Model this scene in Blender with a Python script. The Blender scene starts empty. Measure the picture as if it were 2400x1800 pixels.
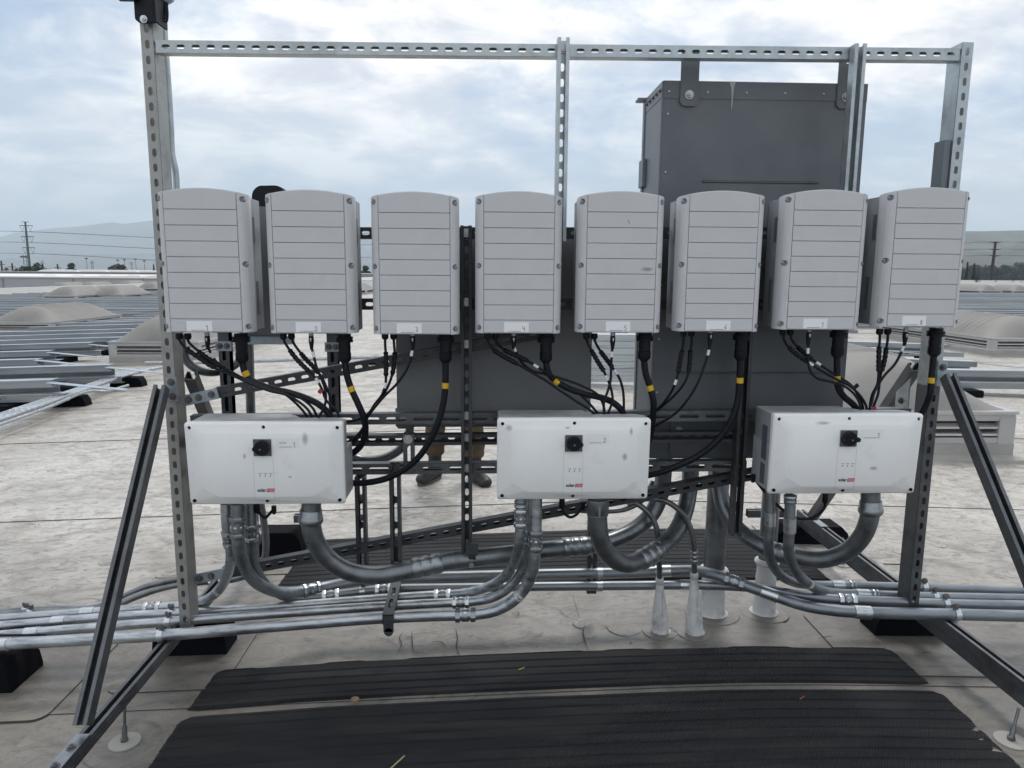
import bpy, bmesh, math, random
from mathutils import Vector, Matrix, noise
from math import radians, sin, cos, pi, sqrt, atan2, exp
random.seed(7)
V = Vector
sc = bpy.context.scene
COL = sc.collection

# ---------------------------------------------------------------- camera
FPX, CX, CY, CAMZ = 1700.0, 1200.0, 900.0, 1.5
YAW, PITCH, ROLL = radians(2.2), radians(8.75), radians(0.42)
CM = Matrix.Rotation(-YAW, 3, 'Z') @ Matrix.Rotation(pi/2 - PITCH, 3, 'X') @ Matrix.Rotation(ROLL, 3, 'Z')
CO = V((0, 0, CAMZ))
cam = bpy.data.cameras.new('camera'); cam.lens = 36*FPX/2400; cam.sensor_width = 36
cam.clip_start = .05; cam.clip_end = 60000
co = bpy.data.objects.new('camera', cam); COL.objects.link(co)
co.matrix_world = Matrix.Translation(CO) @ CM.to_4x4()
sc.camera = co

# ---------------------------------------------------------------- sky, sun, exposure
SUN_EL, SUN_ROT = radians(60), radians(18)
world = bpy.data.worlds.new('World'); sc.world = world; world.use_nodes = True
wn = world.node_tree; wn.nodes.clear()
def wnode(t, **k):
    n = wn.nodes.new(t)
    for a, b in k.items(): setattr(n, a, b)
    return n
wl = wn.links.new
wout = wnode('ShaderNodeOutputWorld'); bg = wnode('ShaderNodeBackground'); bg.inputs[1].default_value = .1
sky = wnode('ShaderNodeTexSky', sky_type='NISHITA', sun_disc=False, sun_elevation=SUN_EL, sun_rotation=SUN_ROT, air_density=1.3, dust_density=2.0, ozone_density=1.5)
tc = wnode('ShaderNodeTexCoord'); sep = wnode('ShaderNodeSeparateXYZ'); wl(tc.outputs['Generated'], sep.inputs[0])
def wmath(op, a, b=None, clamp=False):
    n = wnode('ShaderNodeMath', operation=op, use_clamp=clamp)
    for i, x in enumerate((a, b)):
        if x is None: continue
        if isinstance(x, (int, float)): n.inputs[i].default_value = x
        else: wl(x, n.inputs[i])
    return n.outputs[0]
zc = wmath('MAXIMUM', sep.outputs[2], 0.0)
den = wmath('ADD', zc, .27)
cx_ = wmath('DIVIDE', sep.outputs[0], den); cy_ = wmath('DIVIDE', sep.outputs[1], den)
cmb = wnode('ShaderNodeCombineXYZ'); wl(cx_, cmb.inputs[0]); wl(cy_, cmb.inputs[1])
def wnoise(scale, detail, rough, dist, loc=(0, 0, 0), stretch=(1, 1, 1)):
    mp = wnode('ShaderNodeMapping'); mp.inputs['Location'].default_value = loc; mp.inputs['Scale'].default_value = stretch
    wl(cmb.outputs[0], mp.inputs[0])
    n = wnode('ShaderNodeTexNoise'); n.inputs['Scale'].default_value = scale; n.inputs['Detail'].default_value = detail
    n.inputs['Roughness'].default_value = rough; n.inputs['Distortion'].default_value = dist
    wl(mp.outputs[0], n.inputs['Vector']); return n.outputs[0]
def wramp(src, stops):
    r = wnode('ShaderNodeValToRGB'); e = r.color_ramp.elements
    e[0].position, e[0].color = stops[0][0], stops[0][1]; e[1].position, e[1].color = stops[1][0], stops[1][1]
    for p, c in stops[2:]:
        q = e.new(p); q.color = c
    wl(src, r.inputs[0]); return r.outputs[0]
g = lambda v: (v, v, v, 1)
n1 = wnoise(1.15, 10, .58, .3, (3.3, 1.7, 0), (1, 1.1, 1))
n2 = wnoise(3.6, 8, .58, .4, (8.2, 4.1, 0), (1, 1.2, 1))
m1 = wramp(n1, [(.43, g(0)), (.54, g(1))])
m2 = wramp(n2, [(.40, g(0)), (.72, g(1))])
# cloud colour: pale lavender grey undersides to near white
ccol = wramp(n2, [(.36, (7.3, 7.4, 7.8, 1)), (.60, (11.3, 11.0, 10.5, 1))])
msum = wmath('ADD', wmath('MULTIPLY', m1, .8), wmath('MULTIPLY', m2, .38), True)
# haze towards the horizon swallows the clouds
hz = wnode('ShaderNodeMapRange', interpolation_type='SMOOTHSTEP'); wl(zc, hz.inputs[0])
hz.inputs[1].default_value = 0.0; hz.inputs[2].default_value = .30; hz.inputs[3].default_value = .12; hz.inputs[4].default_value = 1
msk = wmath('MULTIPLY', msum, hz.outputs[0], True)
bl = wnode('ShaderNodeMixRGB'); bl.inputs[0].default_value = .72; wl(sky.outputs[0], bl.inputs[1]); bl.inputs[2].default_value = (3.9, 5.1, 6.8, 1)
# milky band along the horizon
hb = wnode('ShaderNodeMapRange', interpolation_type='SMOOTHSTEP'); wl(zc, hb.inputs[0])
hb.inputs[1].default_value = 0.0; hb.inputs[2].default_value = .16; hb.inputs[3].default_value = .75; hb.inputs[4].default_value = 0
bl2 = wnode('ShaderNodeMixRGB'); wl(hb.outputs[0], bl2.inputs[0]); wl(bl.outputs[0], bl2.inputs[1]); bl2.inputs[2].default_value = (5.2, 6.0, 6.7, 1)
mx = wnode('ShaderNodeMixRGB'); wl(msk, mx.inputs[0]); wl(bl2.outputs[0], mx.inputs[1]); wl(ccol, mx.inputs[2])
wl(mx.outputs[0], bg.inputs[0]); wl(bg.outputs[0], wout.inputs[0])
sun = bpy.data.lights.new('sun', 'SUN'); sun.energy = 1.3; sun.angle = radians(15); sun.color = (1, .965, .91)
so = bpy.data.objects.new('sun', sun); COL.objects.link(so)
# sun behind thin cloud, high, ahead of the photographer
sd = V((sin(SUN_ROT)*cos(SUN_EL), cos(SUN_ROT)*cos(SUN_EL), sin(SUN_EL)))
so.rotation_euler = sd.to_track_quat('Z', 'Y').to_euler()
sc.view_settings.view_transform = 'Standard'; sc.view_settings.look = 'None'
sc.view_settings.gamma = 1; sc.view_settings.exposure = .30; sc.view_settings.use_curve_mapping = False

# ---------------------------------------------------------------- placing: from a sight line to a real point on a known plane
def ray(px, py): return CM @ V(((px-CX)/FPX, -(py-CY)/FPX, -1))
def at(px, py, Y):
    d = ray(px, py); return CO + d*(Y/d.y)
def gz(x):
    # low ridge in the roof at x = 1, falling 3.3 % to either side
    x = max(-14., min(9., x)); return -.033*(sqrt((x-1)**2 + .09) - .3)
def gnd(px, py, h=0.0):
    d = ray(px, py); z = 0
    for _ in range(30):
        p = CO + d*((z + h - CAMZ)/d.z); z = gz(p.x)
    return p

# ---------------------------------------------------------------- materials
MATS = {}
def mat(name, base, rough=.5, metal=0., var=.0, vscale=8., bump=0., bscale=60., spec=.5, stretch=(1, 1, 1), dark=None, dscale=3., dlo=.45, dhi=.7, rvar=0., detail=5):
    if name in MATS: return MATS[name]
    m = bpy.data.materials.new(name); m.use_nodes = True; nt = m.node_tree; N = nt.nodes; L = nt.links.new
    b = N['Principled BSDF']; b.inputs['Base Color'].default_value = (*base, 1); b.inputs['Roughness'].default_value = rough
    b.inputs['Metallic'].default_value = metal; b.inputs['Specular IOR Level'].default_value = spec
    t = N.new('ShaderNodeTexCoord'); mp = N.new('ShaderNodeMapping'); mp.inputs['Scale'].default_value = stretch; L(t.outputs['Object'], mp.inputs[0])
    last = None
    if var:
        n = N.new('ShaderNodeTexNoise'); n.inputs['Scale'].default_value = vscale; n.inputs['Detail'].default_value = detail; n.inputs['Roughness'].default_value = .6; L(mp.outputs[0], n.inputs['Vector'])
        r = N.new('ShaderNodeMapRange'); r.inputs[1].default_value = .3; r.inputs[2].default_value = .7; r.inputs[3].default_value = 1-var; r.inputs[4].default_value = 1+var; L(n.outputs[0], r.inputs[0])
        mm = N.new('ShaderNodeVectorMath'); mm.operation = 'SCALE'; mm.inputs[0].default_value = base; L(r.outputs[0], mm.inputs['Scale']); last = mm.outputs[0]
        if rvar:
            r2 = N.new('ShaderNodeMapRange'); r2.inputs[1].default_value = .3; r2.inputs[2].default_value = .7; r2.inputs[3].default_value = rough-rvar; r2.inputs[4].default_value = rough+rvar; L(n.outputs[0], r2.inputs[0]); L(r2.outputs[0], b.inputs['Roughness'])
    if dark:
        n = N.new('ShaderNodeTexNoise'); n.inputs['Scale'].default_value = dscale; n.inputs['Detail'].default_value = 6; n.inputs['Roughness'].default_value = .65; L(mp.outputs[0], n.inputs['Vector'])
        r = N.new('ShaderNodeMapRange'); r.inputs[1].default_value = dlo; r.inputs[2].default_value = dhi; L(n.outputs[0], r.inputs[0])
        x = N.new('ShaderNodeMixRGB'); L(r.outputs[0], x.inputs[0])
        if last: L(last, x.inputs[1])
        else: x.inputs[1].default_value = (*base, 1)
        x.inputs[2].default_value = (*dark, 1); last = x.outputs[0]
    if last: L(last, b.inputs['Base Color'])
    if bump:
        n = N.new('ShaderNodeTexNoise'); n.inputs['Scale'].default_value = bscale; n.inputs['Detail'].default_value = 3; L(mp.outputs[0], n.inputs['Vector'])
        q = N.new('ShaderNodeBump'); q.inputs['Strength'].default_value = bump; q.inputs['Distance'].default_value = .002; L(n.outputs[0], q.inputs['Height']); L(q.outputs[0], b.inputs['Normal'])
    MATS[name] = m; return m
GALV = mat('galvanised_strut', (.50, .54, .55), .42, .8, .14, 26, rvar=.08, dark=(.36, .38, .38), dscale=9, dlo=.5, dhi=.72)
GALVB = mat('aged_galvanised_post', (.40, .395, .375), .5, .75, .12, 20, rvar=.08, dark=(.28, .265, .24), dscale=7, dlo=.5, dhi=.72)
STEEL = mat('dull_dark_strut', (.075, .08, .086), .5, .5, .18, 24, rvar=.1, dark=(.06, .06, .065), dscale=8)
BRACE = mat('grey_brace_steel', (.15, .158, .166), .48, .75, .2, 24, rvar=.1, dark=(.1, .1, .105), dscale=10)
PLATE = mat('zinc_plate', (.42, .47, .52), .42, .8, .15, 30, rvar=.08)
BOLT = mat('zinc_bolt', (.5, .5, .5), .35, .85, .25, 60)
BOLTD = mat('dull_bolt', (.2, .19, .19), .45, .8, .3, 60)
COND = mat('weathered_conduit', (.46, .485, .51), .36, .88, .26, 34, stretch=(.3, 1.4, 1.4), rvar=.12, dark=(.22, .235, .25), dscale=30, dlo=.50, dhi=.72, bump=.12, bscale=70)
CONDD = mat('shaded_conduit', (.215, .228, .235), .36, .8, .2, 16, rvar=.1, dark=(.095, .105, .11), dscale=12, dlo=.55, dhi=.75)  # conduit metal darkened, under-rack shade put into the base colour
COND2 = mat('half_shaded_conduit', (.26, .28, .30), .45, .85, .2, 22, stretch=(.3, 1.4, 1.4), rvar=.1, dark=(.17, .18, .2), dscale=20, dlo=.55, dhi=.76)  # in-between conduit tone, part of the under-rack shade is in the colour
CHROME = mat('bright_zinc_fitting', (.60, .63, .65), .3, .95, .12, 40, rvar=.06)
FITT = mat('grey_fitting', (.31, .325, .335), .34, .85, .15, 40, rvar=.06)
UNIT = mat('light_grey_plastic_paint', (.63, .63, .635), .55, 0, .025, 14, bump=.12, bscale=420, dark=(.54, .545, .56), dscale=9, dlo=.6, dhi=.85)
UBODY = mat('shaded_unit_body', (.27, .285, .30), .5, .1, .06, 10, bump=.1, bscale=300)  # body grey with the shade behind the cover mixed into its base colour
MGR = mat('white_powder_coat', (.93, .925, .905), .5, 0, .02, 10, bump=.1, bscale=420, dark=(.66, .66, .64), dscale=6, dlo=.62, dhi=.86)
MBODY = mat('grey_powder_coat', (.42, .43, .44), .55, .1, .07, 12, bump=.12, bscale=300, dark=(.3, .3, .3), dscale=10)
DGREY = mat('dark_grey_cabinet_paint', (.14, .15, .16), .42, .0, .10, 5, bump=.08, bscale=300, dark=(.11, .122, .137), dscale=3)
DGREYS = mat('weathered_cabinet_side', (.16, .18, .2), .45, .0, .1, 6)
CAB1 = mat('mid_grey_cabinet_paint', (.20, .205, .208), .5, 0, .06, 4)
BLACK = mat('black_plastic', (.007, .008, .012), .5, 0, .1, 30, spec=.3)
CABLE = mat('black_cable_jacket', (.006, .008, .013), .45, 0, .15, 40, spec=.3)
YEL = mat('yellow_tape', (.75, .47, .02), .5, 0, .08, 50)
RED = mat('red_tag', (.35, .02, .03), .5)
LREDM = mat('logo_red', (.5, .02, .04), .5)
WHT = mat('white_label', (.93, .93, .94), .5)
INK = mat('printed_black', (.02, .02, .025), .6)
INKP = mat('pencil_grey', (.16, .16, .18), .6)
RUB = mat('black_rubber', (.005, .005, .008), .8, 0, .2, 20, spec=.12)
BOOT = mat('white_pipe_boot', (.66, .66, .65), .6, 0, .1, 10, dark=(.3, .29, .27), dscale=14, dlo=.5, dhi=.75, bump=.5, bscale=30)
LEAF = mat('dark_foliage', (.035, .05, .035), .8, 0, .4, .6)
LEAF2 = mat('olive_foliage', (.05, .06, .045), .8, 0, .4, .6)
LEAF3 = mat('haze_tinted_foliage', (.07, .085, .08), .8, 0, .4, .6)  # foliage lightened, distance haze mixed into the leaf colour
BARK = mat('bark', (.06, .05, .045), .9)
PYL = mat('pylon_steel', (.11, .125, .14), .6, .3)
POLEB = mat('rusted_steel_pole', (.05, .038, .04), .7, .2)
ALU = mat('mill_aluminium', (.62, .61, .61), .28, .9, .06, 10)
CURB = mat('curb_membrane', (.36, .345, .32), .65, 0, .12, 4)
LOUV = mat('louver_paint', (.44, .43, .42), .42, .3, .05, 8)
DOME = mat('frosted_dome', (.245, .235, .22), .6, 0, .07, 1.2, spec=.35, dark=(.19, .18, .17), dscale=1.6, dlo=.5, dhi=.8)
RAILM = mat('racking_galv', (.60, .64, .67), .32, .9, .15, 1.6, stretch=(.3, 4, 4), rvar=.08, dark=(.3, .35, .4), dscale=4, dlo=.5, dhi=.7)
WHITER = mat('white_roof_coating', (.78, .77, .74), .6, 0, .03, .4)
GWALL = mat('pale_grey_wall', (.45, .445, .46), .7, 0, .05, .3)
TROU = mat('brown_canvas_trousers', (.085, .055, .03), .85, 0, .25, 16, bump=.8, bscale=40)
BOOTL = mat('black_work_boot', (.018, .018, .02), .5, 0, .3, 30)
SOLE = mat('grey_boot_sole', (.12, .11, .1), .7)
SKIN = mat('skin', (.45, .27, .2), .55); SHIRT = mat('navy_work_shirt', (.03, .04, .07), .8, 0, .15, 10); HAIR = mat('dark_hair', (.02, .015, .012), .7)

# ---------------------------------------------------------------- mesh builder
def frame_of(t, hint=V((0, 0, 1))):
    t = t.normalized()
    if abs(t.dot(hint)) > .98: hint = V((0, 1, 0)) if abs(t.y) < .9 else V((1, 0, 0))
    s = t.cross(hint).normalized(); n = s.cross(t).normalized(); return t, s, n
class MB:
    def __init__(s): s.v = []; s.f = []
    def add(s, vs, fs):
        o = len(s.v); s.v += [V(p) for p in vs]; s.f += [tuple(o+i for i in f) for f in fs]; return s
    def obox(s, c, a, b, d):
        c, a, b, d = V(c), V(a), V(b), V(d)
        if a.cross(b).dot(d) < 0: a = -a
        P = [c + a*i + b*j + d*k for k in (-1, 1) for j in (-1, 1) for i in (-1, 1)]
        return s.add(P, [(0, 2, 3, 1), (4, 5, 7, 6), (0, 1, 5, 4), (2, 6, 7, 3), (0, 4, 6, 2), (1, 3, 7, 5)])
    def box(s, x0, x1, y0, y1, z0, z1):
        return s.obox(((x0+x1)/2, (y0+y1)/2, (z0+z1)/2), ((x1-x0)/2, 0, 0), (0, (y1-y0)/2, 0), (0, 0, (z1-z0)/2))
    def prism(s, pts, d):
        # planar polygon pts (3D), extruded by vector d
        n = len(pts); d = V(d); P = [V(p) for p in pts]
        nn = V((0, 0, 0))
        for i in range(n): nn += (P[i]-P[0]).cross(P[(i+1) % n]-P[0])
        if nn.dot(d) > 0: P = P[::-1]
        return s.add(P + [p+d for p in P], [tuple(range(n)), tuple(range(2*n-1, n-1, -1))] + [(i, n+i, n+(i+1) % n, (i+1) % n) for i in range(n)])
    def rings(s, R, cap=True, close=False):
        n = len(R[0]); vs = [p for r in R for p in r]; fs = []
        m = len(R)
        for k in range(m if close else m-1):
            k2 = (k+1) % m
            for i in range(n): fs.append((k*n+i, k*n+(i+1) % n, k2*n+(i+1) % n, k2*n+i))
        if cap and not close: fs.append(tuple(range(n-1, -1, -1))); fs.append(tuple((m-1)*n+i for i in range(n)))
        return s.add(vs, fs)
    def lathe(s, p, d, prof, n=16, rot=0, hint=V((0, 0, 1))):
        p = V(p); t, a, b = frame_of(V(d), hint)
        R = [[p + t*q[0] + (a*cos(rot+2*pi*i/n) + b*sin(rot+2*pi*i/n))*q[1] for i in range(n)] for q in prof]
        # orientation: a x b vs t
        if a.cross(b).dot(t) < 0: R = [r[::-1] for r in R]
        return s.rings(R)
    def cyl(s, p0, p1, r0, r1=None, n=14):
        p0, p1 = V(p0), V(p1); L = (p1-p0).length
        return s.lathe(p0, p1-p0, [(0, r0), (L, r0 if r1 is None else r1)], n)
    def hexn(s, p, d, h, r, n=6): return s.lathe(p, d, [(0, r*.96), (h*.12, r), (h*.88, r), (h, r*.96)], n)
    def tube(s, path, r, n=14, cap=True):
        P = path; m = len(P); rr = r if hasattr(r, '__len__') else [r]*m
        T = [(P[min(i+1, m-1)]-P[max(i-1, 0)]).normalized() for i in range(m)]
        t, a, b = frame_of(T[0]); R = []
        for i in range(m):
            a = (a - T[i]*a.dot(T[i])).normalized(); b = T[i].cross(a)
            R.append([P[i] + (a*cos(2*pi*k/n) + b*sin(2*pi*k/n))*rr[i] for k in range(n)])
        return s.rings(R, cap)
    def build(s, name, m, parent=None, sharp=40, bev=0, kind=None, smooth=True, segs=2):
        me = bpy.data.meshes.new(name); off = parent_loc(parent)
        me.from_pydata([tuple(p-off) for p in s.v], [], s.f)
        if bev:
            bm = bmesh.new(); bm.from_mesh(me); bmesh.ops.remove_doubles(bm, verts=bm.verts, dist=1e-6)
            es = [e for e in bm.edges if len(e.link_faces) == 2 and e.calc_face_angle(0) > radians(30)]
            bmesh.ops.bevel(bm, geom=es, offset=bev, segments=segs, affect='EDGES', clamp_overlap=True); bm.to_mesh(me); bm.free()
        if smooth:
            me.polygons.foreach_set('use_smooth', [True]*len(me.polygons)); me.set_sharp_from_angle(angle=radians(sharp))
        if m: me.materials.append(m)
        o = bpy.data.objects.new(name, me); COL.objects.link(o)
        if parent: o.parent = parent
        if kind: o['kind'] = kind
        return o
def parent_loc(p):
    l = V((0, 0, 0))
    while p is not None: l += p.location; p = p.parent
    return l
def thing(name, label, cat, loc, group=None):
    o = bpy.data.objects.new(name, None); COL.objects.link(o); o.location = V(loc); o.empty_display_size = .05
    o['label'] = label; o['category'] = cat
    if group: o['group'] = group
    return o
def tag(o, label, cat, group=None):
    o['label'] = label; o['category'] = cat
    if group: o['group'] = group
    return o
def struct(o): o['kind'] = 'structure'; return o
def origin_to(o, p):
    # move a mesh object's origin to p without moving the mesh
    p = V(p); o.data.transform(Matrix.Translation(-p)); o.location = o.location + p; return o
def copy_tree(o, parent=None, skip=()):
    c = o.copy(); COL.objects.link(c)
    if parent: c.parent = parent
    for ch in list(o.children):
        if ch.name.split('.')[0] in skip: continue
        copy_tree(ch, c, skip)
    return c
def smoothpath(P, sub=8):
    P = [V(p) for p in P]
    if len(P) == 2: return [P[0].lerp(P[1], i/sub) for i in range(sub+1)]
    Q = [P[0]*2-P[1]] + P + [P[-1]*2-P[-2]]; out = []
    for i in range(1, len(Q)-2):
        a, b, c, d = Q[i-1:i+3]
        # centripetal Catmull-Rom, avoids overshoot
        t0 = 0; t1 = t0+max((b-a).length, 1e-5)**.5; t2 = t1+max((c-b).length, 1e-5)**.5; t3 = t2+max((d-c).length, 1e-5)**.5
        for k in range(sub):
            t = t1+(t2-t1)*k/sub
            A1 = a*((t1-t)/(t1-t0))+b*((t-t0)/(t1-t0)); A2 = b*((t2-t)/(t2-t1))+c*((t-t1)/(t2-t1)); A3 = c*((t3-t)/(t3-t2))+d*((t-t2)/(t3-t2))
            B1 = A1*((t2-t)/(t2-t0))+A2*((t-t0)/(t2-t0)); B2 = A2*((t3-t)/(t3-t1))+A3*((t-t1)/(t3-t1))
            out.append(B1*((t2-t)/(t2-t1))+B2*((t-t1)/(t2-t1)))
    out.append(P[-1]); return out

# ---------------------------------------------------------------- slotted strut channel
def strut_mb(p0, p1, n, depth=.0413, w=.0413, slot='short', t=.0026, phase=0.):
    """channel from p0 to p1 whose slotted web faces n (web face on the line p0-p1); opening faces -n"""
    m = MB(); p0, p1 = V(p0), V(p1); L = (p1-p0).length; T = (p1-p0).normalized()
    n = V(n); n = (n - T*n.dot(T)).normalized(); S = T.cross(n)
    W = lambda u, v, q: p0 + T*u + S*v + n*q
    def bx(u0, u1, v0, v1, q0, q1): m.obox(W((u0+u1)/2, (v0+v1)/2, (q0+q1)/2), T*(u1-u0)/2, S*(v1-v0)/2, n*(q1-q0)/2)
    h = w/2
    if slot == 'none': bx(0, L, -h, h, -t, 0)
    else:
        pitch, hl, r = (.0508, .0143, .0071) if slot == 'short' else (.1016, .038, .0071)
        k = int(L/pitch); st = (L-k*pitch)/2
        if st > 1e-4: bx(0, st, -h, h, -t, 0); bx(L-st, L, -h, h, -t, 0)
        a = hl-r; q7 = .707*r
        for i in range(k):
            c = st+(i+.5)*pitch; e = pitch/2
            inn = [(a, r), (a+q7, q7), (a+r, 0), (a+q7, -q7), (a, -r), (-a, -r), (-a-q7, -q7), (-a-r, 0), (-a-q7, q7), (-a, r)]
            out = [(a, h), (e, h), (e, 0), (e, -h), (a, -h), (-a, -h), (-e, -h), (-e, 0), (-e, h), (-a, h)]
            P = [W(c+x, y, 0) for x, y in inn] + [W(c+x, y, 0) for x, y in out] + [W(c+x, y, -t) for x, y in inn] + [W(c+x, y, -t) for x, y in out]
            F = []
            for j in range(10):
                k2 = (j+1) % 10
                F += [(j, k2, 10+k2, 10+j), (20+j, 30+j, 30+k2, 20+k2), (j, 20+j, 20+k2, k2)]
            m.add(P, F)
    for s_ in (-1, 1):
        v0, v1 = sorted((s_*(h-t), s_*h)); bx(0, L, v0, v1, -depth, -t)
        v0, v1 = sorted((s_*(h-t), s_*(h-.0095))); bx(0, L, v0, v1, -depth, -depth+t)
        v0, v1 = sorted((s_*(h-.0095), s_*(h-.0095-t))); bx(0, L, v0, v1, -depth, -depth+.0075)
    return m
def bolt_mb(p, d, r=.0095, h=.006, washer=True):
    m = MB(); d = V(d).normalized(); p = V(p)
    if washer: m.lathe(p, d, [(0, r*1.45), (.0022, r*1.45)], 18)
    m.hexn(p + d*.0022, d, h, r); m.lathe(p + d*(.0022+h), d, [(0, r*.5), (.004, r*.45)], 10); return m
FWD = V((0, -1, 0))   # towards the photographer
AWAY = V((0, 1, 0))

# ================================================================= ROOF
def roof_material():
    m = bpy.data.materials.new('roof_membrane'); m.use_nodes = True; nt = m.node_tree; N = nt.nodes; L = nt.links.new; b = N['Principled BSDF']
    b.inputs['Roughness'].default_value = .48; b.inputs['Specular IOR Level'].default_value = .6
    g_ = N.new('ShaderNodeNewGeometry')
    def noise_(scale, det, rough, dist, st=(1, 1, 1), loc=(0, 0, 0)):
        mp = N.new('ShaderNodeMapping'); mp.inputs['Scale'].default_value = st; mp.inputs['Location'].default_value = loc; L(g_.outputs['Position'], mp.inputs[0])
        n = N.new('ShaderNodeTexNoise'); n.inputs['Scale'].default_value = scale; n.inputs['Detail'].default_value = det; n.inputs['Roughness'].default_value = rough; n.inputs['Distortion'].default_value = dist; L(mp.outputs[0], n.inputs['Vector']); return n.outputs[0]
    def rng(x, a, b_, c=0., d=1.):
        r = N.new('ShaderNodeMapRange'); r.inputs[1].default_value = a; r.inputs[2].default_value = b_; r.inputs[3].default_value = c; r.inputs[4].default_value = d; L(x, r.inputs[0]); return r.outputs[0]
    def mixc(f, a, b_, mode='MIX'):
        x = N.new('ShaderNodeMixRGB'); x.blend_type = mode
        for i, q in enumerate((f, a, b_)):
            if isinstance(q, (int, float)): x.inputs[i].default_value = q
            elif isinstance(q, tuple): x.inputs[i].default_value = (*q, 1)
            else: L(q, x.inputs[i])
        return x.outputs[0]
    big = rng(noise_(.55, 4, .55, .3), .35, .65)
    # wind-blown dirt film streaks
    stk = rng(noise_(3.0, 10, .74, .8, (.7, 1.15, 1)), .44, .62)
    fine = rng(noise_(13, 9, .78, 1.4, (.65, 1.15, 1), (3, 9, 0)), .49, .62)
    scr = rng(noise_(7.5, 3, .5, 3.4, (1, 1, 1), (13, 2, 0)), .488, .500)
    scr2 = rng(noise_(7.5, 3, .5, 3.4, (1, 1, 1), (13, 2, 0)), .500, .512, 1, 0)
    col = mixc(big, (.53, .49, .435), (.61, .575, .52))
    col = mixc(stk, col, (.35, .325, .29))
    col = mixc(rng(fine, 0, 1, 0, .9), col, (.20, .185, .165))
    mul = N.new('ShaderNodeMath'); mul.operation = 'MULTIPLY'; L(scr, mul.inputs[0]); L(scr2, mul.inputs[1])
    sm = N.new('ShaderNodeMath'); sm.operation = 'MULTIPLY'; L(mul.outputs[0], sm.inputs[0]); L(rng(noise_(1.3, 2, .5, 0, (1, 1, 1), (5, 5, 0)), 4e-1, .6, 0, .75), sm.inputs[1])
    col = mixc(sm.outputs[0], col, (.09, .085, .08))
    # darker, browner tone on the near side, fading out backwards with a ragged edge
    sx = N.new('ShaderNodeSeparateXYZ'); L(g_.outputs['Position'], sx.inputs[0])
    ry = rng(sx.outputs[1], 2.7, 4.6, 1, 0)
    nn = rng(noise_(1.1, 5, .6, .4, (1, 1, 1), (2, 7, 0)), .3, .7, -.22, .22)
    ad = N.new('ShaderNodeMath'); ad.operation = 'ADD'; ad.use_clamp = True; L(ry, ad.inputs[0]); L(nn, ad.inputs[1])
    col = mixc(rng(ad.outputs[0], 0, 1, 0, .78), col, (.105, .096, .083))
    L(col, b.inputs['Base Color'])
    rr = rng(stk, 0, 1, .40, .6); L(rr, b.inputs['Roughness'])
    bp = N.new('ShaderNodeBump'); bp.inputs['Strength'].default_value = .5; bp.inputs['Distance'].default_value = .006; L(noise_(9, 7, .68, 1.2, (.6, 1.3, 1)), bp.inputs['Height']); L(bp.outputs[0], b.inputs['Normal'])
    return m
ROOF = roof_material()
def grid(name, xs, ys, zf, m):
    vs = [(x, y, zf(x, y)) for y in ys for x in xs]; n = len(xs)
    fs = [(j*n+i, j*n+i+1, (j+1)*n+i+1, (j+1)*n+i) for j in range(len(ys)-1) for i in range(n-1)]
    mb = MB(); mb.add(vs, fs); return mb.build(name, m, sharp=60)
rx = [-32.5, -25, -20, -14, -9, -6] + [-4+.25*i for i in range(36)] + [5.5, 7, 9, 13, 20, 30, 45, 62, 72]
ryy = [-6, -2, 0, 1, 2, 3, 4, 5, 7, 10, 15, 20, 30, 40, 50, 65, 80]
struct(grid('roof', rx, ryy, lambda x, y: gz(x), ROOF))
# welded lap seams: each membrane sheet edge stands a few millimetres proud
SEAM = mat('seam_edge', (.07, .065, .06), .8)
def sheet(name, pts, h=.004, m=ROOF, n_sub=24, lab=None, seam=True):
    """thin membrane piece following the roof, outline pts in plan (x, y)"""
    P = []
    for i in range(len(pts)):
        a, b = V(pts[i]), V(pts[(i+1) % len(pts)]); k = max(1, int((b-a).length/.12))
        P += [a.lerp(b, j/k) for j in range(k)]
    c = V((sum(p.x for p in P)/len(P), sum(p.y for p in P)/len(P)))
    bm = bmesh.new(); vs = [bm.verts.new((p.x, p.y, 0)) for p in P]; f = bm.faces.new(vs)
    if f.normal.z < 0: bmesh.ops.reverse_faces(bm, faces=[f])
    bm.faces.ensure_lookup_table()
    # cut along x so that it bends over the ridge
    x0, x1 = min(p.x for p in P), max(p.x for p in P); k = int((x1-x0)/.15)
    for i in range(1, k):
        X = x0+(x1-x0)*i/k
        bmesh.ops.bisect_plane(bm, geom=bm.verts[:]+bm.edges[:]+bm.faces[:], plane_co=(X, 0, 0), plane_no=(1, 0, 0))
    top = bm.faces[:]; r = bmesh.ops.extrude_face_region(bm, geom=top)
    for e in r['geom']:
        if isinstance(e, bmesh.types.BMVert): e.co.z = 1
    bmesh.ops.delete(bm, geom=top, context='FACES')
    for v in bm.verts: v.co.z = gz(v.co.x) + (h if v.co.z > .5 else -.001)
    bmesh.ops.recalc_face_normals(bm, faces=bm.faces)
    me = bpy.data.meshes.new(name); bm.to_mesh(me); bm.free(); me.materials.append(m)
    if seam:
        me.materials.append(SEAM)
        for p in me.polygons:
            if abs(p.normal.z) < .5: p.material_index = 1
    o = bpy.data.objects.new(name, me); COL.objects.link(o); return o
def rrect(x0, x1, y0, y1, r=.04, skew=0):
    out = []
    for cx, cy, a0 in ((x1-r, y1-r, 0), (x0+r, y1-r, 90), (x0+r, y0+r, 180), (x1-r, y0+r, 270)):
        for k in range(5):
            a = radians(a0+k*22.5); out.append((cx+r*cos(a)+skew*(cy-y0), cy+r*sin(a)))
    return out
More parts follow.
